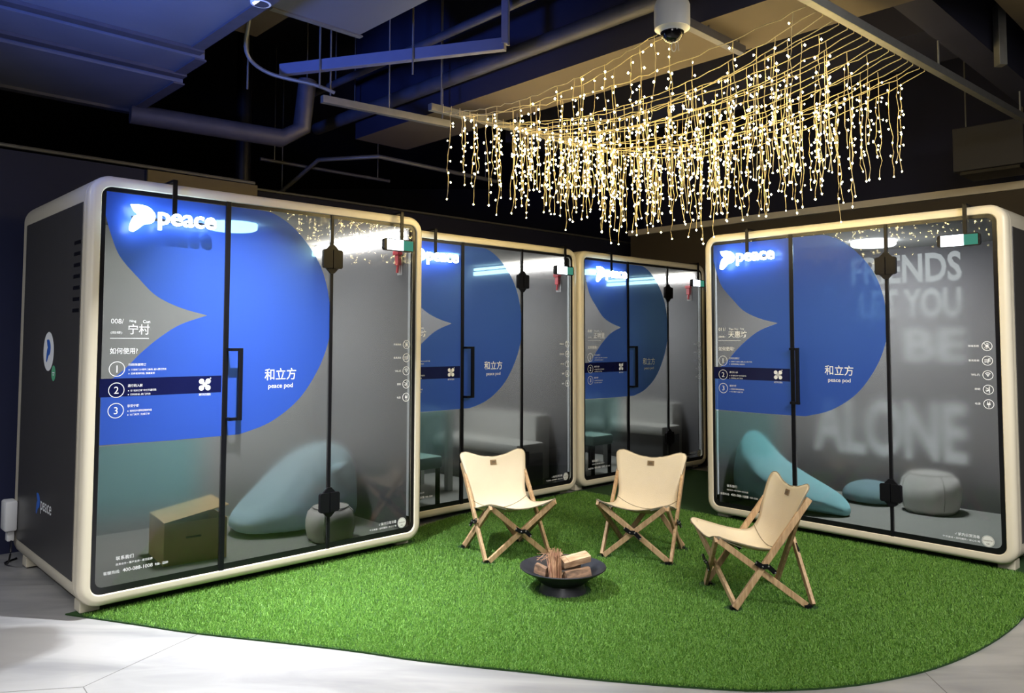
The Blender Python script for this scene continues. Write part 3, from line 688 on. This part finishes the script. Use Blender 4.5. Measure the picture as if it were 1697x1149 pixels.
# pods B and C: bench sofa along the right wall, table, stool
for k, wh in ((1, 'second pod from the left'), (2, 'farthest pod')):
    s = thing('bench_sofa', f'light grey bench sofa along the right wall inside the {wh}', 'sofa', group='sofas in the pods'); place(s, *PODS[k], 0, 0, FZ)
    bm = BM(); box(bm, 1.93, 2.13, .28, 1.39, .02, .64, bev=.02); build('backrest', bm, M['sofa_light'], s, True)
    bm = BM(); box(bm, 1.56, 1.925, .16, 1.39, .30, .40, bev=.02); build('seat', bm, M['sofa_light'], s, True)
    bm = BM(); box(bm, 1.60, 1.925, .18, 1.39, .0, .298, bev=.006); build('base', bm, M['sofa_dark'], s, True)
    t = thing('table', f'white table inside the {wh}', 'table', group='tables in the pods'); place(t, *PODS[k], .78, .78, FZ)
    bm = BM(); box(bm, -.36, .36, -.26, .26, .70, .735, bev=.006); build('tabletop', bm, M['table'], t)
    for x in (-.31, .31):
        for y in (-.21, .21):
            bm = BM(); box(bm, x - .028, x + .028, y - .028, y + .028, 0, .70, bev=.003); build('leg', bm, M['table'], t)
    t = thing('stool', f'low green stool near the glass inside the {wh}', 'stool', group='stools in the pods'); place(t, *PODS[k], .50, .29, FZ)
    bm = BM(); box(bm, -.16, .16, -.16, .16, .30, .40, bev=.02); build('seat', bm, M['stool'], t, True)
    for x in (-.13, .13):
        for y in (-.13, .13):
            bm = BM(); box(bm, x - .014, x + .014, y - .014, y + .014, 0, .30); build('leg', bm, M['black'], t)
for k, wh in ((0, 'leftmost pod'), (1, 'second pod from the left'), (2, 'farthest pod')):
    hm = thing('emergency_hammer', f'red emergency hammer on the inner right wall of the {wh}', 'hammer', group='red hammers in the pods'); place(hm, *PODS[k], W - .087, .17, 2.03)
    bm = BM(); box(bm, -.045, -.004, -.035, .035, .055, .085, bev=.005); box(bm, -.035, -.004, -.022, .022, -.02, .055, bev=.005); build('head', bm, M['red'], hm)
    bm = BM(); tube(bm, [(-.02, 0, -.02), (-.022, .006, -.075)], .010); build('grip', bm, M['red'], hm)
    bm = BM(); box(bm, -.004, 0, -.03, .03, -.09, .08); build('holder', bm, M['white_plastic'], hm)
# pod D: turquoise bean bag, grey-teal bag behind, white pouf
b = thing('bean_bag', 'turquoise bean bag leaning on the left wall inside the rightmost pod', 'bean bag'); place(b, *PODS[3], .0, .42, FZ)
def reclined(name, m, parent):
    bm = BM(); prof = [(.10, .02, .30, .14), (.11, .10, .50, .20), (.16, .22, .62, .23), (.24, .30, .585, .25), (.36, .28, .43, .255), (.50, .24, .34, .25), (.66, .19, .27, .22), (.80, .15, .215, .18), (.93, .11, .16, .12), (1.0, .09, .11, .06)]
    loops = []
    for (x, zc, h, w) in prof:
        # x station, half height centre, top height, half width
        l = []
        for k in range(28):
            a = 2 * PI * k / 28; z = h / 2 + .003 + h / 2 * math.sin(a) * (1 + .03 * math.sin(7 * x * 9))
            l.append((x + .03 * math.sin(a) * (.4 - x), w * math.cos(a) * (1 + .05 * math.sin(x * 40)), z))
        loops.append(l)
    vl = loft(bm, loops); bm.faces.new(vl[0][::-1]); bm.faces.new(vl[-1])
    o = build(name, bm, m, parent, 'all'); md = o.modifiers.new('soften', 'SUBSURF'); md.levels = md.render_levels = 1
reclined('sack', M['bag_cyan'], b)
b = thing('bean_bag', 'low slate teal bean bag behind the turquoise one inside the rightmost pod', 'bean bag'); place(b, *PODS[3], .88, 1.12, FZ)
blob('sack', M['bag_dark'], b, [(0, 0, .002, .19, .18), (0, 0, .05, .22, .2), (0, 0, .12, .2, .18), (.0, 0, .17, .12, .12), (0, 0, .185, .03, .03)], wr=.03, seed=2)
pouf('off-white pouf at the back wall inside the rightmost pod', PODS[3], 1.36, 1.10, .22, .32)

# power box at the back corner of the left pod
p = thing('power_box', 'pale plastic power box with a black lead at the rear corner of the leftmost pod', 'power box'); place(p, *PODS[0], 0, 1.36, .30)
bm = BM(); box(bm, -.075, -.0045, -.055, .075, -.06, .13, bev=.012); build('casing', bm, M['white_plastic'], p, True)
bm = BM(); box(bm, -.05, -.01, -.01, .05, -.13, -.058, bev=.006); build('plug', bm, M['white_plastic'], p, True)
bm = BM(); tube(bm, spline([(-.03, -.02, -.125), (-.04, -.06, -.20), (-.035, .02, -.27), (-.03, .12, -.29), (.05, .2, -.293)], 6), .006, 6); build('lead', bm, M['black'], p, True)

# ------------------------------------------------------------------ canvas chairs
def sling_pt(s, t):
    ed = [(-.325, .405), (-.21, .37), (-.06, .33), (.05, .325), (.11, .39), (.144, .50), (.190, .61), (.235, .685)]
    md_ = [(-.290, .345), (-.16, .315), (-.03, .275), (.07, .275), (.125, .335), (.160, .43), (.190, .53), (.215, .62)]
    wd = [.262, .256, .240, .218, .210, .228, .250, .262]
    def lerp(L, t):
        f = t * (len(L) - 1); i = min(int(f), len(L) - 2); k = f - i
        p0, p1, p2, p3 = (np.array(L[max(0, min(len(L) - 1, i + j))], float) for j in (-1, 0, 1, 2))
        return .5 * (2 * p1 + (p2 - p0) * k + (2 * p0 - 5 * p1 + 4 * p2 - p3) * k * k + (3 * p1 - p0 - 3 * p2 + p3) * k ** 3)
    e, m_, w = lerp(ed, t), lerp(md_, t), float(lerp(wd, t))
    q = abs(s) ** 1.9
    # rounded corners
    ec = min(t, 1 - t) * 7 / 1.0
    cr = 1 - (max(0, 1 - ec) ** 2.5) * .10
    pull = max(0, (abs(s) - .70) / .30) ** 2 * max(0, 1 - ec) ** 1.5
    yz = m_ + (e - m_) * q
    inn = lerp(ed, t + (.06 if t < .5 else -.06) * pull) - lerp(ed, t)
    return Vector((s * w * cr, yz[0] + inn[0] * (pull > 0), yz[1] + inn[1] * (pull > 0)))
def make_chair(label):
    t = thing('canvas_chair', label, 'chair', group='canvas chairs on the lawn')
    bm = BM(); ns, nt_ = 17, 30
    g = [[bm.verts.new(sling_pt(-1 + 2 * i / (ns - 1), j / (nt_ - 1)) + Vector((0, 0, .0035 * math.sin(i * 1.9 + j * .7) * (1 - abs(-1 + 2 * i / (ns - 1)))))) for i in range(ns)] for j in range(nt_)]
    for j in range(nt_ - 1):
        for i in range(ns - 1): bm.faces.new((g[j][i], g[j][i + 1], g[j + 1][i + 1], g[j + 1][i]))
    sl = build('canvas_sling', bm, M['canvas'], t, 'all'); md = sl.modifiers.new('thickness', 'SOLIDIFY'); md.thickness = .005; md.offset = 0
    bm = BM(); L = [sling_pt(-1, j / 29) for j in range(30)] + [sling_pt(-1 + 2 * i / 16, 1) for i in range(1, 17)] + [sling_pt(1, 1 - j / 29) for j in range(1, 30)] + [sling_pt(1 - 2 * i / 16, 0) for i in range(1, 17)]
    tube(bm, L, .0035, 5, False); build('piping', bm, M['canvas_edge'], sl, True)
    bm = BM(); tube(bm, [sling_pt(-1 + 2 * i / 16, .50 + .05 * (1 - (-1 + i / 8) ** 2) * -1) + Vector((0, -.002, .004)) for i in range(17)], .0022, 5, False); build('stitched_seam', bm, M['canvas_edge'], sl, True)
    # corner pockets under the front edge
    for s in (-1, 1):
        bm = BM(); c = sling_pt(s, .02)
        P = [sling_pt(s * 1.0, .0), sling_pt(s * .55, 0), sling_pt(s * .55, 0) + Vector((0, .09, -.022)), sling_pt(s, .0) + Vector((-s * .01, .13, -.055)), ]
        P = [p + Vector((0, 0, -.006)) for p in P]
        A = [bm.verts.new(p) for p in P]; B = [bm.verts.new(p + Vector((0, 0, -.004))) for p in P]; bm.faces.new(A); bm.faces.new(B)
        for k in range(4): bm.faces.new((A[k], A[(k + 1) % 4], B[(k + 1) % 4], B[k]))
        build('corner_pocket', bm, M['sofa_light'], sl)
    p0 = sling_pt(0, .905); p1 = sling_pt(0, .955); d = (p1 - p0).normalized(); nrm = Vector((1, 0, 0)).cross(d).normalized()
    if nrm.y > 0: nrm = -nrm
    bm = BM(); bar(bm, p0 + nrm * .006, p0 + nrm * .006 + d * .034, .048, .004, up=nrm, bev=.001); pt_ = build('leather_patch', bm, M['leather'], sl)
    bm = BM()
    for dz in (.012, .02): bar(bm, p0 + nrm * .0083 + d * dz + Vector((-.014, 0, 0)), p0 + nrm * .0083 + d * dz + Vector((.014, 0, 0)), .004, .0008, up=nrm, bev=0)
    build('printed_mark', bm, M['leather_dark'], pt_)
    # eight sticks, crossing in pairs on every side
    fx, fy = .215, .205
    def stick(p, q, w=.020, h=.034, up=(0, 0, 1)):
        bm = BM(); bar(bm, p, q, w, h, up, .003); build('leg', bm, M['wood'], t)
    for s in (-1, 1):
        stick((s * (fx + .020), -fy, .012), (s * .232, .222, .590), up=(1, 0, 0), w=.034, h=.020)
        stick((s * (fx - .006), fy, .012), (s * .236, -.290, .374), up=(1, 0, 0), w=.034, h=.020)
    stick((-fx, -fy - .010, .012), (.225, -.300, .378), up=(0, 1, 0), w=.034, h=.020); stick((fx, -fy + .014, .012), (-.225, -.272, .366), up=(0, 1, 0), w=.034, h=.020)
    stick((-fx, fy + .012, .012), (.195, .205, .570), up=(0, 1, 0), w=.034, h=.020); stick((fx, fy + .036, .012), (-.195, .226, .570), up=(0, 1, 0), w=.034, h=.020)
    def bracket(c, ax, nrm):
        bm = BM(); c = Vector(c); ax = Vector(ax).normalized(); n_ = Vector(nrm)
        a0 = c - ax * .052 + Vector((0, 0, .022)); a1 = c - ax * .015; a2 = c + ax * .018; a3 = c + ax * .055 - Vector((0, 0, .034))
        for p, q in ((a0, a1), (a1, a2), (a2, a3)): bar(bm, p, q, .026, .007, up=n_, bev=.001)
        br = build('bracket', bm, M['black'], t)
        bm = BM()
        for p in (a0, a1, a2, a3): 
            bmesh.ops.create_uvsphere(bm, u_segments=8, v_segments=5, radius=.0055, matrix=Matrix.Translation(p + n_ * .004))
        build('bolt', bm, M['steel'], br, True)
    bracket((0, -.284, .197), (1, 0, 0), (0, -1, 0)); bracket((0, .236, .292), (1, 0, 0), (0, 1, 0))
    for s in (-1, 1): bracket((s * .252, -.040, .235), (0, 1, 0), (s, 0, 0))
    for x in (-fx, fx):
        for y in (-fy, fy):
            bm = BM(); box(bm, x - .016, x + .016, y - .016, y + .024, 0, .016); build('foot_cap', bm, M['black'], t)
    return t
def copy_tree(o, parent=None):
    c = o.copy(); col.objects.link(c); c.parent = parent
    for ch in list(o.children): copy_tree(ch, c)
    return c
c1 = make_chair('cream canvas folding chair left of the fire bowl, in front of the second pod')
c2 = copy_tree(c1); c3 = copy_tree(c1)
c2['label'] = 'cream canvas folding chair in the middle, in front of the farthest pod'
c3['label'] = 'cream canvas folding chair seen side-on at the right, in front of the rightmost pod'
for c, (x, y, rz) in zip((c1, c2, c3), CHAIRS):
    c.location = (x, y, .0085); c.rotation_euler = (0, 0, rz)

# ------------------------------------------------------------------ fire bowl, logs, kindling
FX, FY = .33, 4.635
fb = thing('fire_bowl', 'low round black metal fire bowl on the grass holding split logs', 'fire bowl', (FX, FY, .0085))
bm = BM(); lathe(bm, [(0, .050), (.10, .054), (.16, .082), (.238, .136), (.250, .142), (.252, .137), (.246, .131), (.17, .086), (.12, .044), (0, .040)], 56); build('bowl', bm, M['bowl'], fb, True)
bm = BM(); lathe(bm, [(.110, .045), (.128, .0), (.138, .0), (.122, .046)], 48); build('base_ring', bm, M['bowl'], fb, True)
def log(label, p, q, r, roll, section):
    p, q = Vector(p), Vector(q); d = (q - p); L_ = d.length; d.normalize()
    rr = random.Random(hash(label) % 999 if False else int(L_ * 9999)); bm = BM(); n = len(section); loops = []
    for j in range(7):
        x = -L_ / 2 + L_ * j / 6
        loops.append([(x, a * r * (1 + rr.uniform(-.05, .05)), b * r * (1 + rr.uniform(-.05, .05))) for a, b in section])
    vl = loft(bm, loops); bm.faces.new(vl[0][::-1]); bm.faces.new(vl[-1]); bm.normal_update()
    o = build('split_log', bm, [M['bark'], M['bark']] if label.startswith(('dark', 'brown', 'wedge')) else [M['log'], M['bark']]); 
    for f in o.data.polygons:
        if abs(f.normal.x) < .6:
            c = f.center
            ang = math.atan2(c.z, c.y)
            if -2.4 < ang < -.9: f.material_index = 1
    o.rotation_mode = 'QUATERNION'
    o.rotation_quaternion = d.to_track_quat('X', 'Z') @ Matrix.Rotation(roll, 4, 'X').to_quaternion(); o.location = (p + q) / 2
    return tag(o, label, 'log', 'split logs in the fire bowl')
WEDGE = [(-1, -.35), (-.6, -.75), (0, -.9), (.6, -.75), (1, -.35), (.35, .75), (-.25, .8)]
SLAB = [(-1, -.5), (-.3, -.62), (.5, -.6), (1, -.35), (.95, .45), (.2, .6), (-.9, .5)]
zb = FZ_ = .010 + .054
def fp(dx, dy, z): return (FX + dx, FY + dy, z)
log('dark split log lying lowest at the front right of the fire bowl', fp(.005, -.10, .118), fp(.15, -.035, .128), .034, .2, WEDGE)
log('brown split log at the left front of the fire bowl', fp(-.150, -.015, .146), fp(-.090, -.085, .138), .034, .5, WEDGE)
log('short pale log end at the front of the fire bowl, under the others', fp(-.045, -.055, .098), fp(.0, -.03, .096), .027, 2.2, SLAB)
log('long pale split log laid across the top right of the pile', fp(-.01, -.045, .178), fp(.15, .035, .196), .036, .3, SLAB)
log('split log at the back of the pile, half hidden', fp(-.06, .075, .132), fp(.11, .10, .142), .034, 1.0, WEDGE)
log('wedge of wood propped in the middle of the pile', fp(-.055, .035, .175), fp(.0, .05, .200), .026, -.6, WEDGE)
bm = BM(); rr = random.Random(5)
for k in range(150):
    a = rr.uniform(0, 2 * PI); q = rr.random() ** .5 * .028; t = rr.uniform(-.15, .15)
    base = Vector((-.050 + math.cos(a) * q * 1.2, -.125 + math.sin(a) * q * .5, .100)); top = Vector((-.055 + math.cos(a) * q * 1.35, -.050 + math.sin(a) * q * 1.2, .245 + rr.uniform(-.06, .018)))
    mid = (base + top) / 2 + Vector((rr.uniform(-.004, .004), -.012, 0))
    tube(bm, [base, mid, top + Vector((rr.uniform(-.012, .012), 0, 0))], [.0016, .0022, .0012], 4)
for k in range(14):
    a = rr.uniform(0, 2 * PI); b0 = Vector((-.055, -.06, .215)); tube(bm, [b0, b0 + Vector((math.cos(a) * .05, math.sin(a) * .03, rr.uniform(.0, .03))), b0 + Vector((math.cos(a) * .1, math.sin(a) * .05, rr.uniform(-.02, .02)))], .001, 4)
o = build('kindling_bundle', bm, M['straw']); o.location = (FX, FY, 0); tag(o, 'bundle of dry reddish brown straw standing at the left of the log pile', 'kindling')

# ------------------------------------------------------------------ overhead structure
def wbuild(name, bm, m, label, cat, group=None, smooth=False): return tag(build(name, bm, m, None, smooth), label, cat, group)
# beam over the lawn
bm = BM(); box_ab(bm, 3.76, 4.32, -1.5, 5.9, 3.25, 4.4); o = build('ceiling_beam', bm, [M['brown'], M['navy']]); tag(o, kind='structure')
for f in o.data.polygons: f.material_index = 0 if f.normal.z < -.5 else 1
bm = BM(); box_ab(bm, 4.9, 8.5, -3, 1.30, 3.5, 4.4); o = build('ceiling_soffit_right', bm, [M['brown_light'], M['navy']]); tag(o, kind='structure')
bm = BM(); box_ab(bm, 4.33, 8.5, 1.42, 1.60, 3.32, 4.4); tag(build('ceiling_rib', bm, M['navy']), kind='structure')
bm = BM(); box_ab(bm, 5.6, 6.3, 1.7, 5.9, 3.55, 4.4); o = build('ceiling_beam_far', bm, M['navy']); tag(o, kind='structure')
# ducts at the upper left
for (b0, b1, a1, z, lab) in ((-1.0, 4.72, 1.86, 3.22, 'wide grey sheet metal duct nearest the camera at the upper left'), (4.75, 5.17, 1.93, 3.20, 'narrow grey duct behind the wide one at the upper left'), (5.20, 6.15, 1.97, 3.17, 'dark grey duct farthest from the camera at the upper left')):
    d = thing('air_duct', lab, 'duct')
    bm = BM(); box_ab(bm, -4, a1, b0, b1, z, z + .45); build('duct_body', bm, M['duct'], d)
    bm = BM(); box_ab(bm, -4, a1 + .02, b1 - .09, b1 - .02, z - .022, z - .001); build('flange', bm, M['darksteel'], d)
    bm = BM(); box_ab(bm, a1 - .06, a1 + .012, b0, b1, z - .012, z - .001); build('end_flange', bm, M['darksteel'], d)
    for a in (.2, 1.6):
        for b in (max(b0, 2.5) + .1, b1 - .1):
            bm = BM(); tube(bm, [AB(a, b, z + .44), AB(a, b, 4.42)], .006, 6); build('hanger_rod', bm, M['steel'], d)
d = thing('air_duct', 'smooth grey duct at the top of the picture beside the glowing downlight', 'duct')
bm = BM(); box_ab(bm, 1.99, 2.60, .0, 4.07, 3.34, 3.75); build('duct_body', bm, M['duct'], d)
bm = BM(); box_ab(bm, 2.02, 2.62, 4.04, 4.08, 3.33, 3.339); build('end_flange', bm, M['steel'], d)
for b in (1.2, 3.8):
    bm = BM(); tube(bm, [AB(2.3, b, 3.74), AB(2.3, b, 4.42)], .007, 6); build('hanger_rod', bm, M['steel'], d)
bm = BM(); box_ab(bm, 2.0, 2.36, 4.12, 4.95, 3.52, 3.95); o = thing('air_duct', 'dull brown duct box behind the glowing downlight', 'duct'); build('duct_body', bm, M['brown'], o)
bm = BM(); tube(bm, [AB(2.2, 4.6, 3.94), AB(2.2, 4.6, 4.42)], .008, 6); build('hanger_rod', bm, M['steel'], o)
# downlight
L = thing('ceiling_downlight', 'round glowing downlight at the top edge left of the middle', 'downlight', (-1.285, 3.985, 3.21))
bm = BM(); lathe(bm, [(0, 0), (.040, 0)], 32); build('lit_face', bm, M['spot'], L)
bm = BM(); lathe(bm, [(.041, -.004), (.052, -.002), (.055, .02), (.05, .12), (0, .13)], 32); build('housing', bm, M['white_plastic'], L, True)
bm = BM(); tube(bm, [(0, 0, .125), (0, 0, 1.2)], .006, 6); build('hanger_rod', bm, M['darksteel'], L)
area_lamp('downlight_beam', (-1.285, 3.985, 3.208), 150, (.95, .97, 1), .02, (-1.0, 4.35, 0), 1.25)
# painted steel channel frame
fr = thing('steel_channel_frame', 'grey blue painted steel channel frame hung under the ceiling left of the lights', 'steel frame')
A0, A1 = AB(2.50, 4.86, 3.30), AB(3.28, 3.46, 3.30)
bm = BM(); bar(bm, A0, A1, .05, .075); build('channel', bm, M['paintsteel'], fr)
bm = BM(); bar(bm, A1, A1 + Vector((0, 0, 1.12)), .05, .05); build('channel', bm, M['paintsteel'], fr)
bm = BM(); tube(bm, [A1 + Vector((.02, -.06, -.03)), A1 + Vector((.02, -.06, 1.1))], .008, 6); build('rod', bm, M['steel'], fr)
for t_, dz in ((.20, -.16), (.62, -.14), (-.15, -.12)):
    p = A0.lerp(A1, t_) + Vector((-.01, -.035, 0)); bm = BM(); tube(bm, [p + Vector((0, 0, dz)), p + Vector((0, 0, 1.12))], .0065, 6); build('threaded_rod', bm, M['steel'], fr)
# pipes
def pipe(label, pts, r, m='darksteel', hang=True, n=12):
    t = thing('ceiling_pipe', label, 'pipe'); bm = BM(); tube(bm, pts, r, n); build('pipe', bm, M[m], t, True)
    if hang:
        P = [Vector(p) for p in pts]
        for q in (P[0].lerp(P[1], .1), P[-2].lerp(P[-1], .9)):
            bm = BM(); tube(bm, [q, Vector((q.x, q.y, 4.42))], .005, 6); build('hanger_rod', bm, M['steel'], t)
    return t
pipe('thick dark pipe running beside the ceiling beam above the lights', [AB(3.66, 6.4, 3.42), AB(3.66, 0, 3.42)], .055)
pipe('second dark pipe parallel to and left of the thick pipe', [AB(3.42, 6.2, 3.62), AB(3.42, 1.0, 3.62)], .03)
pipe('grey pipe with a kink above the back partition', [AB(3.9, 7.6, 3.0), AB(4.0, 6.95, 3.28), AB(4.4, 6.48, 3.30), AB(6.0, 6.48, 3.28)], .022, 'steel')
pipe('thin pipe dipping behind the kinked pipe', [AB(3.5, 7.2, 3.25), AB(4.9, 7.0, 3.20)], .018)
pipe('fat dark pipe under the upper left ducts', [AB(1.9, 6.0, 3.12), AB(3.0, 5.8, 3.10), AB(3.15, 5.75, 3.2), AB(3.18, 5.72, 3.6)], .075)
pipe('black upright pipe standing above the left partition', [AB(3.0, 6.5, 2.80), AB(3.0, 6.5, 3.20), AB(3.0, 6.5, 4.42)], .065, 'black', False)
t = thing('flexible_conduit', 'grey flexible conduit looping down behind the downlight', 'conduit'); bm = BM()
tube(bm, spline([AB(2.15, 4.6, 3.50), AB(2.2, 4.75, 3.32), AB(2.35, 4.75, 3.22), AB(2.62, 4.62, 3.17), AB(2.75, 4.58, 3.135)], 6), .013, 8); build('hose', bm, M['steel'], t, True)
# strut tracks
def track(label, a0, a1, b0, b1, z, m='steel', w=.045, h=.05):
    t = thing('strut_track', label, 'strut'); bm = BM(); p, q = AB(a0, b0, z), AB(a1, b1, z); bar(bm, p, q, w, h, bev=.002)
    build('channel', bm, M[m], t)
    for k in (.06, .5, .94):
        r = p.lerp(q, k); bm = BM(); tube(bm, [r + Vector((0, 0, h / 2 - .002)), Vector((r.x, r.y, 4.42))], .006, 6); build('hanger_rod', bm, M['steel'], t)
    return t
NZ = 3.10
track('galvanised strut carrying the left ends of the fairy lights', 3.40, 5.10, 4.37, 4.32, NZ + .03)
track('galvanised strut carrying the right ends of the fairy lights', 3.50, 6.9, 1.69, 1.50, NZ + .03)
track('galvanised strut in line with the fairy lights, over the left pod', 2.70, 3.72, 4.66, 4.54, 3.10)
track('short strut beneath the taupe beam behind the camera dome', 3.46, 4.2, 2.36, 2.36, 3.20, 'darksteel')
st = thing('strut_post', 'short grey upright strut at the top right of the ceiling', 'strut'); bm = BM(); p = AB(5.6, 1.36, 3.20); bar(bm, p, p + Vector((0, 0, .4)), .06, .05, up=(1, 0, 0)); build('post', bm, M['steel'], st)
# fan coil unit at the right
f = thing('fan_coil_unit', 'black boxy air unit hung above the right end of the rightmost pod', 'air unit'); M4 = DM @ Matrix.Translation((1.45, 1.56, 0))
bm = BM(); box(bm, 0, .52, 0, .45, 2.9, 3.27, M4, .006); build('casing', bm, M['unit'], f)
bm = BM(); box(bm, .04, .48, .04, .41, 2.875, 2.899, M4); build('grille', bm, M['black'], f)
for x in (.05, .47):
    bm = BM(); tube(bm, [M4 @ Vector((x, .2, 3.26)), M4 @ Vector((x, .2, 4.42))], .006, 6); build('hanger_rod', bm, M['steel'], f)
# security camera
cx_, cy_, cz_ = .845, 3.93, 3.035
sc_ = thing('dome_camera', 'white dome security camera with a smoked dome hanging at the top of the picture', 'camera', (cx_, cy_, cz_))
bm = BM(); lathe(bm, [(.052, 0), (.072, .018), (.089, .022), (.091, .05), (.091, .14), (.08, .17), (.03, .18), (.022, .26), (0, .26)], 40); build('housing', bm, M['white_plastic'], sc_, True)
bm = BM(); lathe(bm, [(.0605 * math.cos(t), .012 - .062 * math.sin(t)) for t in [PI / 2 * i / 10 for i in range(11)]], 40); build('dome', bm, M['dome'], sc_, True)
bm = BM(); lathe(bm, [(.0635, .012), (.060, .004), (.056, .0), (.063, .016)], 40); build('bezel', bm, M['white_plastic'], sc_, True)
bm = BM(); tube(bm, [(0, 0, .25), (0, 0, 1.39)], .018, 10); build('drop_pole', bm, M['white_plastic'], sc_, True)
bm = BM(); tube(bm, [(.005 + .012 * math.cos(t), -.01, -.075 + .025 * math.sin(t)) for t in [2 * PI * k / 16 for k in range(17)]], .002, 5); tube(bm, [(.026, -.01, -.046), (.03, -.01, -.095)], .002, 5); build('cable_tie', bm, M['white_plastic'], sc_)

# ------------------------------------------------------------------ fairy lights
NW, NS = 20, 12
def octa(bm, c, r, up=1.5):
    c = Vector(c); v = [bm.verts.new(c + Vector(d) * r) for d in ((1, 0, 0), (0, 1, 0), (-1, 0, 0), (0, -1, 0))]
    t, b = bm.verts.new(c + Vector((0, 0, r * up))), bm.verts.new(c - Vector((0, 0, r * up)))
    for k in range(4): bm.faces.new((v[k], v[(k + 1) % 4], t)); bm.faces.new((v[(k + 1) % 4], v[k], b))
bulb_me = []
for r in (.0046, .0054, .0064):
    bm = BM(); octa(bm, (0, 0, 0), r, 1.3); me = bpy.data.meshes.new('led_bulb'); bm.to_mesh(me); bm.free(); me.materials.append(M['bulb']); bulb_me.append(me)
for i in range(NW):
    fr_ = i / (NW - 1); a = 3.50 + 1.56 * fr_ + R.uniform(-.012, .012)
    where = 'nearest the camera' if i == 0 else 'farthest from the camera' if i == NW - 1 else 'between the two struts'
    o_ = AB(a, 4.35, NZ)
    s = thing('icicle_light_string', f'warm white icicle light string {where}' if i in (0, NW - 1) else 'warm white icicle light string stretched between the struts, in the middle of the net', 'fairy lights', o_, 0, 'icicle light strings')
    sag = R.uniform(.09, .14) if i < 3 else R.uniform(.13, .27)
    e0, e1 = AB(a, 4.37 - .0294 * (a - 3.4) - .0275, NZ), AB(a, 1.69 - .0559 * (a - 3.5) + .0275, NZ)
    if i < 2: e1 = AB(3.50 + .06 * i, 2.36 + .0275, 3.172)      # the nearest ones end at the short strut behind the dome camera
    def wp(t): return e0.lerp(e1, t) + Vector((0, 0, -4 * sag * t * (1 - t))) - o_
    wob = [R.uniform(-.008, .008) for _ in range(40)]
    bm = BM(); P = [wp(k / 39) + Vector((wob[k] * .6, 0, wob[(k * 7) % 40])) for k in range(40)]; P[0] = e0 - o_; P[-1] = e1 - o_
    tube(bm, [e0 - o_ + Vector((0, 0, .065))] + P + [e1 - o_ + Vector((0, 0, .065))], .0028, 5); build('lead_wire', bm, M['wire'], s, True)
    ts = [(j + .5 + R.uniform(-.42, .42)) / NS for j in range(NS)]
    ts = [.015 + .97 * t for t in ts]
    for j, t in enumerate(ts):
        top = wp(t); ln = R.choice((.40, .48, .56, .62, .68)) + R.uniform(-.04, .04); n = 12
        pts = [top]; x = y = 0
        for k in range(1, n + 1):
            g = .4 + 1.2 * k / n; x = max(-.022, min(.022, x + R.uniform(-.009, .009) * g)); y = max(-.022, min(.022, y + R.uniform(-.009, .009) * g)); pts.append(top + Vector((x, y, -ln * k / n)))
        bm = BM(); tube(bm, pts, .0021, 4); spots_ = []
        nb = R.randint(7, 8)
        for q in range(nb):
            f_ = (q + R.uniform(.1, .95)) / nb if q < nb - 1 else 1.0
            kk = f_ * n; k0 = min(int(kk), n - 1); p = pts[k0].lerp(pts[k0 + 1], kk - k0)
            an = R.uniform(0, 2 * PI); off = Vector((math.cos(an) * .018, math.sin(an) * .018, -.006)) if q < nb - 1 else Vector((0, 0, -.004))
            tube(bm, [p, p + off * .85], .0016, 3); spots_.append(p + off)
        w_ = build('drop_strand', bm, M['wire'], s, True)
        for p in spots_:
            o = bpy.data.objects.new('led_bulb', bulb_me[R.randrange(3)]); col.objects.link(o); o.parent = w_; o.location = p
